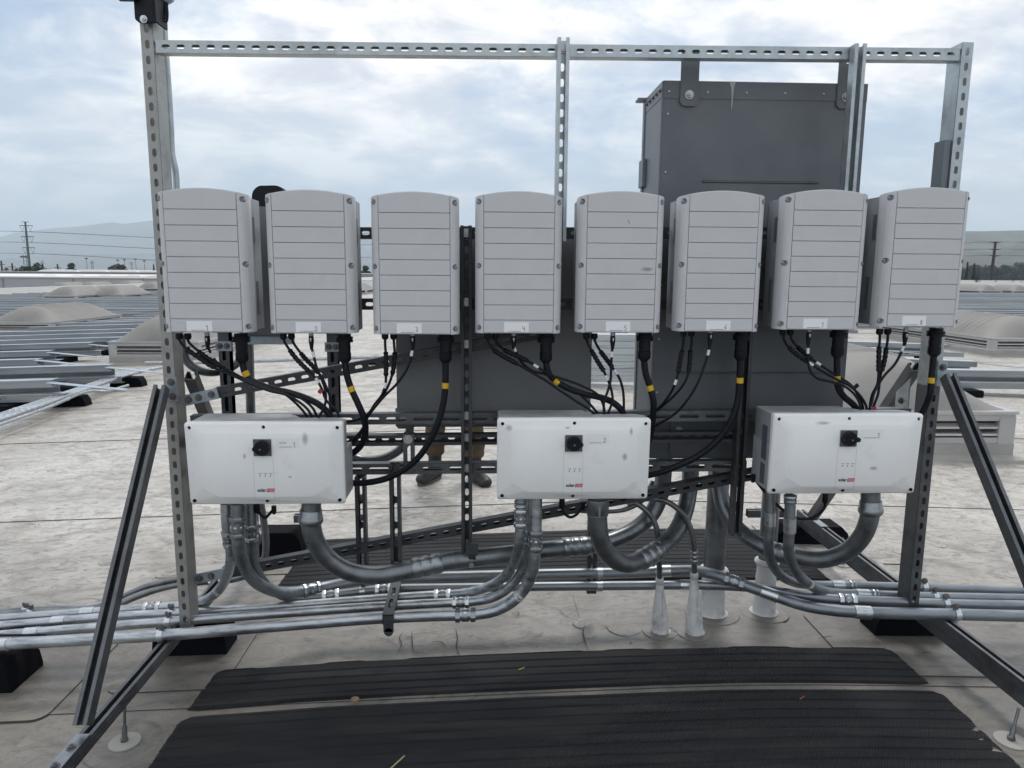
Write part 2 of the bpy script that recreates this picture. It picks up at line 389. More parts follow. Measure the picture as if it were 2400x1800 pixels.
# full-width sheets; their front edges are the seams seen running across the picture
for i, (ya, yb, hh) in enumerate([(gnd(1105*1.0, 1185).y, 6.6, .005), (2.44, 4.2, .0035), (gnd(300, 1032).y, 12, .0055)]):
    struct(sheet('membrane_sheet', [(-9, ya), (9, ya), (9, yb), (-9, yb)], hh))
# lap seam wandering lines: narrow strips
def patch(x0, x1, y0, y1, h=.009, r=.05): return struct(sheet('membrane_patch', rrect(x0, x1, y0, y1, r), h))
for (a, b, c, d) in ((-1.42, -.98, 2.55, 3.0), (-1.42, -.95, 3.6, 4.15), (1.42, 2.0, 2.50, 3.02), (1.62, 2.25, 3.6, 4.2), (-2.05, -1.55, 2.4, 3.0),
                     (-1.55, -.98, 1.85, 2.36), (1.60, 2.05, 1.75, 2.36), (1.72, 2.12, 3.36, 3.68)):
    patch(a, b, c, d)
patch(.42, 1.30, 2.62, 3.3, .007, .08)
def disc(cx, cy, r, h=.012, inner=True, name='membrane_disc'):
    m = MB(); z = gz(cx); m.lathe((cx, cy, z+.003), (0, 0, 1), [(0, r), (h*.3, r*.97), (h*.5, r*.88), (h*.28, r*.74), (h*.26, r*.45), (h*.45, r*.34), (h*.2, r*.2), (h*.2, r*.01)], 36)
    o = struct(m.build(name, ROOF)); return o
for (x, y, r) in [tuple(gnd(*q)[:2]) + (.055,) for q in ((400, 1345), (253, 1320), (125, 1605), (108, 1652), (1365, 1465), (385, 1350), (2110, 1295), (2200, 1280), (1785, 1190), (895, 1172), (868, 1175), (2450, 1552), (1740, 1155))]: disc(x, y, r*.8)

# anti-skid walkway mats: moulded ribs across the width
def mat_rib_material():
    m = mat('walkway_rubber', (.010, .011, .013), .62, 0, .2, 30, spec=.3); nt = m.node_tree; N = nt.nodes; L = nt.links.new; b = N['Principled BSDF']
    g_ = N.new('ShaderNodeNewGeometry'); mp = N.new('ShaderNodeMapping'); mp.inputs['Rotation'].default_value = (0, 0, radians(32)); L(g_.outputs['Position'], mp.inputs[0])
    w = N.new('ShaderNodeTexWave'); w.inputs['Scale'].default_value = 42; w.inputs['Distortion'].default_value = 1.2; w.inputs['Detail'].default_value = 2; L(mp.outputs[0], w.inputs[0])
    bp = N.new('ShaderNodeBump'); bp.inputs['Strength'].default_value = .8; bp.inputs['Distance'].default_value = .004; L(w.outputs[0], bp.inputs['Height']); L(bp.outputs[0], b.inputs['Normal'])
    n = N.new('ShaderNodeTexNoise'); n.inputs['Scale'].default_value = 5; n.inputs['Detail'].default_value = 8; n.inputs['Roughness'].default_value = .7; mp2 = N.new('ShaderNodeMapping'); mp2.inputs['Scale'].default_value = (.3, 2.2, 1); L(g_.outputs['Position'], mp2.inputs[0]); L(mp2.outputs[0], n.inputs['Vector'])
    r = N.new('ShaderNodeMapRange'); r.inputs[1].default_value = .45; r.inputs[2].default_value = .75; r.inputs[3].default_value = 0; r.inputs[4].default_value = .5; L(n.outputs[0], r.inputs[0])
    x = N.new('ShaderNodeMixRGB'); L(r.outputs[0], x.inputs[0]); x.inputs[1].default_value = (.011, .012, .014, 1); x.inputs[2].default_value = (.075, .07, .062, 1); L(x.outputs[0], b.inputs['Base Color'])
    return m
MATR = mat_rib_material()
def walk_mat(name, label, x0, x1, y0, y1, bulge, rc=.045, group=None):
    nx = 110; ny = int((y1-y0)/.0046); vs = []; idx = {}
    pitch = .052
    def edge(x):   # ragged cut corners
        d = min(x-x0, x1-x); return max(0, rc-d)*.9 if d < rc else 0
    for j in range(ny+1):
        for i in range(nx+1):
            x = x0+(x1-x0)*i/nx; v = j/ny; ins = edge(x)
            ya = y0+ins*.25+.0018*noise.noise(V((x*5, y0, 0))); yb = y1-ins+.0018*noise.noise(V((x*5, y1, 3)))
            b_ = bulge*(1-((x-.55)/1.6)**2) - .008*sin(x*2.2)
            y = ya+(yb-ya)*v+b_
            ph = ((y-b_) % pitch)/pitch
            rib = .0035 if ph > .16 else 0.0
            fr = 1 if 0 < j < ny and 0 < i < nx else 0
            z = gz(x) + (.012+rib + .0022*noise.noise(V((x*3, y*8, 1))) if fr else .006)
            if j in (0, ny) or i in (0, nx): z = gz(x)+.002
            vs.append((x+.006*noise.noise(V((y*22, x, 5))), y, z))
    W_ = nx+1; fs = [(j*W_+i, j*W_+i+1, (j+1)*W_+i+1, (j+1)*W_+i) for j in range(ny) for i in range(nx)]
    o = MB().add(vs, fs).build(name, MATR, sharp=25); origin_to(o, ((x0+x1)/2, (y0+y1)/2, 0)); tag(o, label, 'rubber mat', 'ribbed rubber walkway mats around the rack')
walk_mat('walkway_mat', 'narrow ribbed black rubber walkway mat just behind the nearest wide mat', -1.06, 1.67, 2.415, 2.665, .045)
walk_mat('walkway_mat', 'widest ribbed black walkway mat lying nearest, cut by the bottom of the photo', -1.07, 1.68, 1.35, 2.365, .04)
walk_mat('walkway_mat', 'ribbed black rubber mat lying under the conduits behind the rack', -1.03, 1.74, 3.35, 4.05, .02, .06)

# ================================================================= RACK FRAME
rack = thing('strut_rack', 'tall galvanised slotted strut frame carrying the eight grey boxes and three white boxes', 'equipment rack', (0.28, 2.68, 0))
def S(name, p0, p1, n, m, **k): return strut_mb(p0, p1, n, **k).build(name, m, rack, sharp=30, smooth=False)
def B(p, d=FWD, m=BOLT, r=.0095, **k): return bolt_mb(p, d, r, **k).build('bolt', m, rack)
XL, XR = -1.148, 1.71
pl = S('post', (XL, 2.66, .135), (XL, 2.66, 2.40), FWD, GALVB, depth=.082)
pr = S('post', (XR, 2.66, .18), (XR, 2.66, 1.083), FWD, BRACE, depth=.082); S('post', (XR, 2.66, 1.085), (XR, 2.66, 2.317), FWD, GALV, depth=.082)
zl, zr = 2.253, 2.277
S('top_rail', (XL+.026, 2.664, zl), (XR-.024, 2.664, zr), FWD, GALV)
def vpost(px, py0, py1, m, slot, Y=2.66, n=AWAY, px1=None, name='support_channel'):
    a = at(px, py0, Y); z1 = at(px, py1, Y).z
    return S(name, (a.x, Y, z1), (a.x, Y, a.z), n, m, slot=slot), a.x
_, xm1 = vpost(1318.5, 96, 566, GALV, 'short', 2.66)
_, xr1 = vpost(2005, 110, 566, GALV, 'short', 2.66)
_, xm2 = vpost(1093, 530, 1291, STEEL, 'short', 2.70)
_, xr2 = vpost(1745, 760, 1248, STEEL, 'long', 2.70)
_, xl2 = vpost(847, 1112, 1345, STEEL, 'long', 2.79)
_, xl3 = vpost(927, 1083, 1316, STEEL, 'long', 2.702)
vpost(957, 1018, 1112, BRACE, 'long', 2.698, FWD)
for x, y in ((1318.5, 119),): B(at(x, y, 2.659) , r=.012)
B(at(2006, 132, 2.659), r=.012)
for y in (546, 708, 806, 974, 1025, 1097, 1276): B(V((xm2, 2.6975, at(1095, y, 2.70).z)), r=.011, m=BOLT if y != 1276 else BOLTD)
for y in (974, 1010, 1092, 1122, 1240): B(V((xr2, 2.6975, at(1740, y, 2.70).z)), r=.009, m=BOLTD)
B(at(925, 1098, 2.70), m=BOLTD); B(at(956, 1030, 2.696), r=.012); B(at(929, 1271, 2.70), m=BOLTD, r=.011)
for y in (1166, 1213): B(at(847.5, y, 2.787), m=BOLTD)
# horizontal rails
def hrail(px0, py0, px1, py1, n, m, slot, Y=2.703, name='rail'):
    return S(name, at(px0, py0, Y), at(px1, py1, Y), n, m, slot=slot)
hrail(640, 546, 2190, 546, FWD, STEEL, 'short', Y=2.704)
hrail(640, 713, 2190, 713, FWD, STEEL, 'short', Y=2.704)
hrail(446, 987, 2135, 970, FWD, BRACE, 'long')
hrail(446, 1032, 1745, 1018, AWAY, STEEL, 'short', Y=2.746)
hrail(446, 1104, 1750, 1092, FWD, BRACE, 'long')
# diagonal braces with their joining plates
S('brace', at(505, 922, 2.705), at(1300, 776, 2.705), FWD, STEEL)
S('brace', at(520, 1346, 2.745), at(1775, 1112, 2.745), FWD, STEEL)
def plate(px0, py0, px1, py1, Y, w=.041, t=.005, m=PLATE, bolts=(), name='bracket_plate'):
    a, b = at(px0, py0, Y), at(px1, py1, Y); T = (b-a).normalized(); n = FWD; s = T.cross(n)
    mb = MB().obox((a+b)/2 + n*t/2, T*(b-a).length/2, s*w/2, n*t/2); o = mb.build(name, m, rack, bev=.0012)
    for u in bolts:
        bolt_mb(a.lerp(b, u)+n*t, n, .0095).build('bolt', BOLTD, o)
    return o
plate(428, 940, 512, 921, 2.70, bolts=(.18, .46, .82)); plate(447, 1359, 536, 1341, 2.74, bolts=(.25, .55))
plate(401, 884, 407, 940, 2.659, w=.038, bolts=(.2, .8)); plate(2209, 848, 2203, 905, 2.659, w=.038, bolts=(.22,))
# feet: deep base channels on rubber blocks, front and rear raking braces
bl = S('base_strut', (-1.13, 1.62, .128), (-1.13, 3.80, .130), (0, 0, -1), BRACE, slot='none', depth=-.0)
bpy.data.objects.remove(bl)
def base(x, y0, y1, ztop, single=False):
    m = strut_mb((x, y0, ztop-.0413), (x, y1, ztop-.0413), (0, 0, -1), slot='none')
    if single:
        for s_ in (-1, 1):
            for q in (.012, .028): m.obox((x+s_*.0212, (y0+y1)/2, ztop-q), (.0012, 0, 0), (0, (y1-y0)/2, 0), (0, 0, .0016))
        return m.build('base_strut', BRACE, rack, smooth=False)
    m2 = strut_mb((x, y0, ztop-.0415), (x, y1, ztop-.0415), (0, 0, 1), slot='none')
    m.v += []; o = len(m.v); m.v += m2.v; m.f += [tuple(i+o for i in f) for f in m2.f]
    for s_ in (-1, 1):   # rolled rib along each side
        m.obox((x+s_*.0212, (y0+y1)/2, ztop-.0415), (.001, 0, 0), (0, (y1-y0)/2, 0), (0, 0, .0012))
    return m.build('base_strut', BRACE, rack, smooth=False)
base(-1.19, 1.60, 3.80, .128, True); base(1.803, 1.60, 3.92, .174)
def raker(x, y0, z0, y1, z1, m, back, x1=None):
    p0, p1 = V((x1, y0, z0)), V((x, y1, z1)); T = (p1-p0).normalized(); n = V((0, -T.z, T.y))
    if (n.y > 0) != (back > 0): n = -n
    return S('raking_brace', p0, p1, n, m, slot='none')
raker(XL-.004, 2.03, .155, 2.622, 1.075, BRACE, 1, x1=-1.186); raker(XR+.010, 1.95, .2, 2.622, 1.12, BRACE, 1, x1=1.80)
raker(XL+.03, 3.52, .15, 2.765, 1.09, BRACE, -1, x1=-1.15); raker(XR-.01, 3.66, .2, 2.765, 1.13, BRACE, -1, x1=1.76)
# foot plates and bolts at the ends of the rakers
for x, z in ((-1.19, .129), (1.803, .175)):
    MB().box(x-.0205, x+.0205, 1.84, 2.02, z, z+.006).build('foot_plate', FITT, rack, bev=.001)
    for y in (1.875, 1.955): bolt_mb((x, y, z+.006), (0, 0, 1), .0095).build('bolt', BOLTD, rack)
    MB().box(x-.0205, x+.0205, 3.62, 3.74, z, z+.006).build('foot_plate', FITT, rack, bev=.001)
    MB().box(x-.02+(.04 if x < 0 else -.09), x+.02+(.04 if x < 0 else -.09), 2.68, 2.78, z, z+.006).build('foot_plate', FITT, rack, bev=.001)
    bolt_mb((x+(.04 if x < 0 else -.09), 2.73, z+.006), (0, 0, 1), .011).build('bolt', BOLTD, rack)
MB().prism([(XR-.027, 2.77, 1.10), (XR-.027, 2.86, 1.03), (XR-.027, 2.86, .93), (XR-.027, 2.77, .98)], (-.005, 0, 0)).build('gusset_plate', GALV, rack, bev=.001)
bolt_mb((XR-.032, 2.82, 1.0), (-1, 0, 0), .0095).build('bolt', BOLTD, rack)
# dark cable guard channel clipped to the inner edge of the right post
MB().box(XR-.047, XR-.0225, 2.668, 2.73, 1.62, 1.985).build('guard_strip', DGREYS, rack, bev=.001)

def block(cx, cy, z0, z1, lx, ly, label):
    m = MB(); a, b = lx/2, ly/2; c = .035
    R = []
    for z, s_ in ((z0, 1.0), (z0+.02, 1.0), (z0+.6*(z1-z0), .95), (z1-.002, .78), (z1, .76)):
        R.append([V((cx+x*s_, cy+y, z)) for x, y in ((-a, -b), (a, -b), (a, b), (-a, b))])
    m.rings(R); o = m.build('roof_block', RUB, None, bev=.006); origin_to(o, (cx, cy, z0)); tag(o, label, 'rubber block', 'black rubber blocks carrying struts and conduits'); return o
block(-1.20, 2.865, gz(-1.2)+.009, .085, .30, .13, 'black rubber block under the left base strut below the four long conduits')
block(-1.17, 3.90, gz(-1.17)+.009, .085, .34, .14, 'black rubber block behind the left post under the rear end of the left base strut')
block(1.80, 2.87, gz(1.8)+.009, .09, .30, .13, 'black rubber block under the right base strut beneath the right conduits')
block(1.86, 3.93, gz(1.86)+.009, .09, .42, .15, 'black rubber block under the rear end of the right base strut')
block(-1.93, 2.68, gz(-1.84)+.009, .035, .32, .20, 'big black rubber block at the left edge holding up the conduit run')
def loose_strut(p0, p1, n, label, m=BRACE, **k):
    o = strut_mb(p0, p1, n, **k).build('strut_piece', m, None, smooth=False); origin_to(o, p0); return tag(o, label, 'strut', None)
loose_strut((-2.02, 2.66, .075), (-1.68, 2.66, .075), (0, 0, -1), 'short grey strut lying on the black block at the left edge', slot='none')
loose_strut((-1.05, 3.90, .126), (-.90, 3.90, .126), (0, 0, -1), 'short strut end sticking out over the black block behind the left post', slot='none')
loose_strut((1.50, 3.93, .13), (1.72, 3.93, .13), (0, 0, -1), 'short strut end over the black block behind the right base strut', slot='none')

# anchor rods with round membrane caps
def anchor(x, y, ztop, lean, label):
    t = thing('roof_anchor', label, 'roof anchor', (x, y, gz(x)), 'roof anchors tied to the base struts')
    z = gz(x)
    MB().lathe((x, y, z+.009), (0, 0, 1), [(0, .125), (.002, .12), (.008, .100), (.0085, .092), (.003, .078), (.0035, .055), (.0046, .001)], 40).build('flashing', ROOF, t)
    MB().lathe((x, y, z+.0137), (0, 0, 1), [(0, .050), (.0035, .0485), (.005, .012), (.0052, .001)], 36).build('cap', CURB, t)
    top = V((x+lean, y+.02, ztop)); p = V((x, y, z+.022))
    MB().cyl(p, p.lerp(top, .35), .0085).build('sleeve', CONDD, t); MB().cyl(p.lerp(top, .35), top, .0048).build('rod', CONDD, t)
    MB().hexn(p-V((0, 0, .004)), (0, 0, 1), .012, .013).build('nut', BOLTD, t)
a0 = gnd(293, 1748); anchor(a0.x, a0.y, .088, .0, 'roof anchor with a thin rod beside the left base strut, nearest the camera')
a0 = gnd(2368, 1745); anchor(a0.x, a0.y, .10, .03, 'roof anchor with a thin rod beside the right base strut, near the bottom right corner')
a0 = gnd(1975, 1328); anchor(a0.x, a0.y, .13, -.0, 'roof anchor on a round cap under the rear of the right base strut')

# ================================================================= EIGHT GREY BOXES
UX = [-1.075, -.727, -.380, -.032, .313, .655, 1.010, 1.361]
UZ = [1.294, 1.292, 1.290, 1.295, 1.299, 1.304, 1.312, 1.323]
UW, UH, UY, UD = .294, .452, 2.46, .186     # H to the spring of the arched top
def arc_top(u): return UH + .019*(1-((u-.5)*2)**2)     # u in 0..1 across
def apply_bool(o, cutter):
    md = o.modifiers.new('b', 'BOOLEAN'); md.operation = 'DIFFERENCE'; md.solver = 'EXACT'; md.object = cutter
    dg = bpy.context.evaluated_depsgraph_get(); me = bpy.data.meshes.new_from_object(o.evaluated_get(dg)); o.modifiers.clear()
    o.data = me; bpy.data.objects.remove(cutter)
    me.polygons.foreach_set('use_smooth', [True]*len(me.polygons)); me.set_sharp_from_angle(angle=radians(35))
def make_unit():
    x0, z0, y0 = UX[0], UZ[0], UY
    t = thing('power_unit', '', 'inverter', (x0+UW/2, y0+UD, z0))
    # moulded front cover: flat front, rounded side edges, arched top
    prof = [(0, .062), (0, .048), (.0015, .034), (.006, .020), (.0135, .009), (.021, .0035), (.028, .0012)]
    prof = prof + [(UW-x, y) for x, y in reversed(prof)]
    m = MB(); lo = []; hi = []
    for x, y in prof:
        lo.append(V((x0+x, y0+y, z0))); hi.append(V((x0+x, y0+y, z0+arc_top(x/UW))))
    # extra columns across the front so that the arch is round
    cols = [(p.x, p.y) for p in lo]; k = len(prof)//2
    mid = [(x0+.0286, y0+.0062)]+[(x0+.028+(UW-.056)*i/12, y0+.0062) for i in range(1, 12)]+[(x0+UW-.0286, y0+.0062)]
    cols = cols[:k]+mid+cols[k:]
    L_ = [V((x, y, z0)) for x, y in cols]; H_ = [V((x, y, z0+arc_top((x-x0)/UW) - (.006 if y > y0+.04 else 0))) for x, y in cols]
    n = len(cols); Lb = [V((x, y0+.062, z0)) for x, y in cols]; Hb = [V((x, y0+.062, z0+arc_top((x-x0)/UW)-.004)) for x, y in cols]
    vs = L_+H_+Lb+Hb; fs = []
    for i in range(n-1):
        fs += [(i, i+1, n+i+1, n+i), (n+i, n+i+1, 3*n+i+1, 3*n+i), (2*n+i+1, 2*n+i, 3*n+i, 3*n+i+1), (i+1, i, 2*n+i, 2*n+i+1)]
    bm = bmesh.new(); bv = [bm.verts.new(v) for v in vs]
    for f in fs:
        try: bm.faces.new([bv[i] for i in f])
        except ValueError: pass
    bmesh.ops.remove_doubles(bm, verts=bm.verts, dist=1e-5); bmesh.ops.recalc_face_normals(bm, faces=bm.faces)
    me = bpy.data.meshes.new('cover'); bmesh.ops.transform(bm, matrix=Matrix.Translation(-t.location), verts=bm.verts); bm.to_mesh(me); bm.free(); me.materials.append(UNIT)
    o = bpy.data.objects.new('cover', me); COL.objects.link(o); o.parent = t
    # six screw pockets
    cut = MB(); sp = [(sx, sz) for sx in (.0115, UW-.0115) for sz in (.019, .226, .436)]
    for sx, sz in sp:
        cut.cyl((x0+sx, y0-.01, z0+sz), (x0+sx, y0+.021, z0+sz), .0098, n=20)
    c = cut.build('cut', None, t); bpy.context.view_layer.update(); apply_bool(o, c)
    for sx, sz in sp:
        p = V((x0+sx, y0+.0215, z0+sz)); mb = MB().lathe(p, FWD, [(0, .0068), (.006, .0068), (.0075, .005), (.0075, .003), (.004, .003)], 16); s_ = mb.build('screw', FITT, t)
    # nine raised bands of the front, parted by narrow grooves
    g0, pit = .0449, .0510; xa, xb = .0302, UW-.0302
    for k in range(9):
        za = 0.003 if k == 0 else g0+pit*(k-1)+.0011; zb = g0+pit*k-.0011
        if k < 8: pts = [(xa, za), (xb, za), (xb, zb), (xa, zb)]
        else: pts = [(xa, za), (xb, za)] + [(xb-(xb-xa)*i/12, arc_top((xb-(xb-xa)*i/12)/UW)-.0025) for i in range(13)]
        MB().prism([(x0+a, y0+.0060, z0+b) for a, b in pts], (0, -.0062, 0)).build('panel', UNIT, t, bev=.0006, segs=1)
    # rear housing with cooling fins on the back
    m = MB(); b0 = .0045
    pts = [(x0+b0, y0+.063, z0+.004), (x0+UW-b0, y0+.063, z0+.004)] + [(x0+UW-b0-(UW-2*b0)*i/10, y0+.063, z0+arc_top(.02+.96*(1-i/10))-.009) for i in range(11)]
    m.prism(pts, (0, UD-.085, 0)).build('housing', UBODY, t, bev=.0015, segs=1)
    m = MB()
    for i in range(18): m.box(x0+.012+i*.0157, x0+.0145+i*.0157, y0+UD-.0215, y0+UD, z0+.01, z0+UH-.02)
    m.build('heat_sink', BLACK, t, smooth=False)
    for sx in (0, 1):
        X = x0+b0-.0008 if sx == 0 else x0+UW-b0+.0008
        for a, b, c_, d in ((.075, .098, .30, .385), (.092, .115, .055, .17)):
            MB().box(X-.0004, X+.0004, y0+a, y0+b, z0+c_, z0+d).build('rating_label', INKP, t, smooth=False)
    MB().box(x0+.14, x0+.19, y0+.066, y0+.085, z0-.006, z0+.004).build('vent_plug', BLACK, t)
    return t
unit0 = make_unit()
DIG = {1: [[(.25, .75), (.5, 1), (.5, 0)], [(.25, 0), (.75, 0)]], 2: [[(.1, .8), (.35, 1), (.7, .95), (.8, .7), (.5, .35), (.1, .05), (.9, .05)]],
       3: [[(.1, .95), (.6, 1), (.75, .8), (.35, .55), (.75, .35), (.6, .05), (.1, .05)]], 4: [[(.15, 1), (.15, .5), (.8, .5)], [(.7, 1), (.65, 0)]],
       5: [[(.8, 1), (.25, 1), (.2, .6), (.7, .55), (.75, .2), (.45, 0), (.1, .1)]], 6: [[(.7, 1), (.3, .7), (.15, .3), (.4, 0), (.7, .2), (.5, .45), (.2, .35)]],
       7: [[(.1, 1), (.8, 1), (.4, 0)]], 8: [[(.5, .5), (.2, .75), (.5, 1), (.8, .75), (.5, .5), (.15, .25), (.5, 0), (.85, .25), (.5, .5)]]}
def strokes(lines, o, sx, sz, w, Y):
    """pen strokes as thin flat ribbons on a plane facing the camera"""
    m = MB()
    for ln in lines:
        P = [V((o[0]+a*sx, Y, o[1]+b*sz)) for a, b in ln]
        for a, b in zip(P, P[1:]):
            T = (b-a); L = T.length
            if L < 1e-6: continue
            T /= L; s_ = T.cross(V((0, 1, 0)))
            m.obox((a+b)/2, T*(L/2+w*.4), s_*w/2, V((0, .00015, 0)))
    return m
def sticker(t, x0, z0, w, h, Y, num, pen=INKP, extra=None):
    s_ = MB().box(x0, x0+w, Y-.0004, Y, z0, z0+h).build('sticker', WHT, t, smooth=False)
    m = strokes(DIG[num], (x0+w*.74, z0+h*.12), w*.13, h*.46, .0014, Y-.0006); m.build('handwritten_number', pen, s_, smooth=False)
    m = MB(); x = x0+w*.16
    rnd = random.Random(num)
    while x < x0+w*.68:
        q = rnd.uniform(.0014, .004); m.box(x, x+q, Y-.0006, Y-.0004, z0+h*.08, z0+h*.08+.0016); x += q+.0008
    m.build('small_print', INK, s_, smooth=False)
    if extra: extra(s_)
ordn = ['first', 'second', 'third', 'fourth', 'fifth', 'sixth', 'seventh', 'eighth']
desc = ['leftmost light grey box, sticker marked 1, hung in front of the left post',
        'light grey box with sticker marked 2, a black hood behind its top',
        'light grey box with sticker marked 3, left of the dark middle channel',
        'light grey box with sticker marked 4, right of the dark middle channel',
        'light grey box with sticker marked 5 and a small dark scratch high on its front',
        'light grey box with sticker marked 6, before the left half of the dark cabinet',
        'light grey box with sticker marked 7, before the right edge of the dark cabinet',
        'rightmost light grey box, sticker marked 8, hung in front of the right post']
units = []
for i in range(8):
    u = unit0 if i == 0 else copy_tree(unit0)
    u.location = (UX[i]+UW/2, UY+UD, UZ[i]); u['label'] = desc[i]; u['group'] = 'light grey boxes hung in a row across the rack'; units.append(u)
for i in range(8):
    sx = [.082, .094, .084, .098, .100, .104, .086, .082][i]
    sticker(units[i], UX[i]+sx, UZ[i]+.004, .084, .034, UY-.0003, i+1, INK if i < 2 else INKP)
# scratch and smudge on the fifth front
strokes([[(0, 1), (.5, .3), (.7, 0)]], (UX[4]+.165, UZ[4]+.365), .008, .012, .0018, UY-.0004).build('scratch', INKP, units[4], smooth=False)

# ================================================================= THREE WHITE BOXES
MW, MH, MY, MD = .53, .292, 2.42, .20
MP = [(-1.011, .701), (.044, .714), (1.003, .730)]
def text_mb(body, size, x, z, Y, m, parent, name, ext=.0002, bold=0., shear=0., width=None):
    cu = bpy.data.curves.new(name, 'FONT'); cu.body = body; cu.size = size; cu.extrude = ext; cu.offset = bold; cu.shear = shear; cu.resolution_u = 3
    o = bpy.data.objects.new(name, cu); COL.objects.link(o); bpy.context.view_layer.update()
    me = bpy.data.meshes.new_from_object(o.evaluated_get(bpy.context.evaluated_depsgraph_get())); bpy.data.objects.remove(o)
    xs = [v.co.x for v in me.vertices]; k = (width/(max(xs)-min(xs))) if width else 1; mn = min(xs)
    off = parent_loc(parent)
    me.transform(Matrix(((k, 0, 0, x-mn*k), (0, 0, -1, Y), (0, 1, 0, z), (0, 0, 0, 1)))); me.transform(Matrix.Translation(-off)); me.materials.clear(); me.materials.append(m)
    ob = bpy.data.objects.new(name, me); COL.objects.link(ob); ob.parent = parent; return ob
def make_manager():
    x0, z0 = MP[0]; y0 = MY
    t = thing('control_box', '', 'inverter manager', (x0+MW/2, y0+MD, z0))
    m = MB()
    def ring(pts, y): return [V((x0+a, y0+(y(a, b) if callable(y) else y), z0+b)) for a, b in pts]
    def rr(i, r, cb=0, ct=0):
        # rounded rectangle; cb/ct chamfer the lower/upper corners
        out = []
        for cx, cz, a0, ch in ((MW-i-r, MH-i-r, 0, ct), (i+r, MH-i-r, 90, ct), (i+r, i+r, 180, cb), (MW-i-r, i+r, 270, cb)):
            for k in range(5):
                a = radians(a0+22.5*k); out.append((cx+r*cos(a), cz+r*sin(a)))
        return out
    outer = rr(0, .010); edge = rr(.004, .010)
    def plat(l, r_, b, t_, ch, rad):
        out = []
        for cx, cz, a0, c in ((MW-r_-rad, MH-t_-rad, 0, 0), (l+rad, MH-t_-rad, 90, 0), (l+rad+ch*.0, b+rad, 180, ch), (MW-r_-rad, b+rad, 270, ch)):
            for k in range(5):
                a = radians(a0+22.5*k); px, pz = cx+rad*cos(a), cz+rad*sin(a)
                if c:
                    f = k/4
                    if a0 == 180: px, pz = (l + c*f, b+c*.62*(1-f))
                    else: px, pz = (MW-r_-c*(1-f), b+c*.62*f)
                out.append((px, pz))
        return out
    pl0 = plat(.045, .045, .033, .034, .062, .03)
    def flange(a, b): return .009+.017*max(0, 1-b/.055)
    R = [ring(outer, .036), ring(outer, lambda a, b: flange(a, b)+.005), ring(edge, lambda a, b: flange(a, b)+.0008), ring(rr(.007, .009), flange), ring([(a, b) for a, b in pl0], .0015)]
    cxm, czm = MW/2, MH/2
    R.append(ring([(cxm+(a-cxm)*.985, czm+(b-czm)*.97) for a, b in pl0], 0.0))
    R = [r[::-1] for r in R]
    m.rings(R, cap=True)
    o = m.build('front_cover', MGR, t, sharp=24)
    cut = MB(); sp = [(.018, MH-.018), (MW/2, MH-.016), (MW-.018, MH-.018), (.018, .017), (MW/2, .016), (MW-.018, .017)]
    for a, b in sp: cut.cyl((x0+a, y0-.01, z0+b), (x0+a, y0+.022, z0+b), .0062, n=18)
    c = cut.build('cut', None, t); bpy.context.view_layer.update(); apply_bool(o, c)
    for a, b in sp: MB().lathe((x0+a, y0+.0218, z0+b), FWD, [(0, .0058), (.007, .0058), (.007, .003), (.003, .003)], 14).build('screw', BLACK, t)
    # housing with its cable notch at the top right rear
    pln = [(.004, .0345), (MW-.004, .0345), (MW-.004, .10), (MW-.03, .125), (.36, .125), (.335, .165), (.32, .165), (.32, MD), (.012, MD), (.004, MD-.01)]
    pts = [(x0+a, y0+b, z0+.18) for a, b in pln]
    MB().prism(pts, (0, 0, MH-.006-.18)).build('housing_top', MBODY, t, bev=.002)
    MB().box(x0+.0042, x0+MW-.0042, y0+.0345, y0+MD, z0+.005, z0+.1795).build('housing', MBODY, t, bev=.002)
    # isolating switch
    cx, cz = x0+.262, z0+MH-.084
    MB().box(cx-.034, cx+.034, y0-.0012, y0+.001, cz-.033, cz+.033).build('switch_surround', MGR, t, bev=.0005)
    pz = MB().box(cx-.030, cx+.030, y0-.005, y0-.0012, cz-.029, cz+.029).build('switch_plate', mat('switch_plate_grey', (.10, .11, .13), .4), t, bev=.0012)
    sw = MB().lathe((cx, y0-.005, cz), FWD, [(0, .0265), (.010, .0265), (.013, .024), (.013, .012), (.013, .003)], 36).build('switch_knob', BLACK, t)
    MB().box(cx-.0265, cx+.0300, y0-.032, y0-.0175, cz-.0075, cz+.0075).build('grip', BLACK, sw, bev=.003)
    MB().lathe((cx, y0-.032, cz), FWD, [(0, .0028), (.0012, .0024)], 12).build('screw', BOLT, sw)
    # display strip: faint frame, three status marks
    f = MB(); w = .0335; za, zb = z0+.024, z0+MH-.12
    for a, b, c_, d in ((-w, -w+.0006, za, zb), (w-.0006, w, za, zb), (-w, w, za, za+.0006)): f.box(cx+a, cx+b, y0-.0004, y0+.0004, c_, d)
    f.build('strip_outline', MBODY, t, smooth=False)
    for k in range(3):
        xx = cx-.012+k*.0175
        MB().box(xx-.0055, xx+.0055, y0-.0005, y0, z0+.1165, z0+.1180).build('status_caption', INKP, t, smooth=False)
        strokes([[(1, 1), (0, 0)]], (xx-.0025, z0+.106), .0035, .0065, .0018, y0-.0003).build('status_light', INK, t, smooth=False)
    # printed logo: black word, red slanted block, white word
    lz = z0+.058; lx = cx-.0235
    text_mb('solar', .0165, lx, lz-.0045, y0-.0004, INK, t, 'logo_word', bold=.0005, width=.030)
    bx = lx+.031
    lg = MB().prism([(bx-.001, y0-.0002, lz-.0062), (bx+.0245, y0-.0002, lz-.0062), (bx+.028, y0-.0002, lz+.0062), (bx+.0025, y0-.0002, lz+.0062)], (0, -.0003, 0)).build('logo_block', LREDM, t, smooth=False)
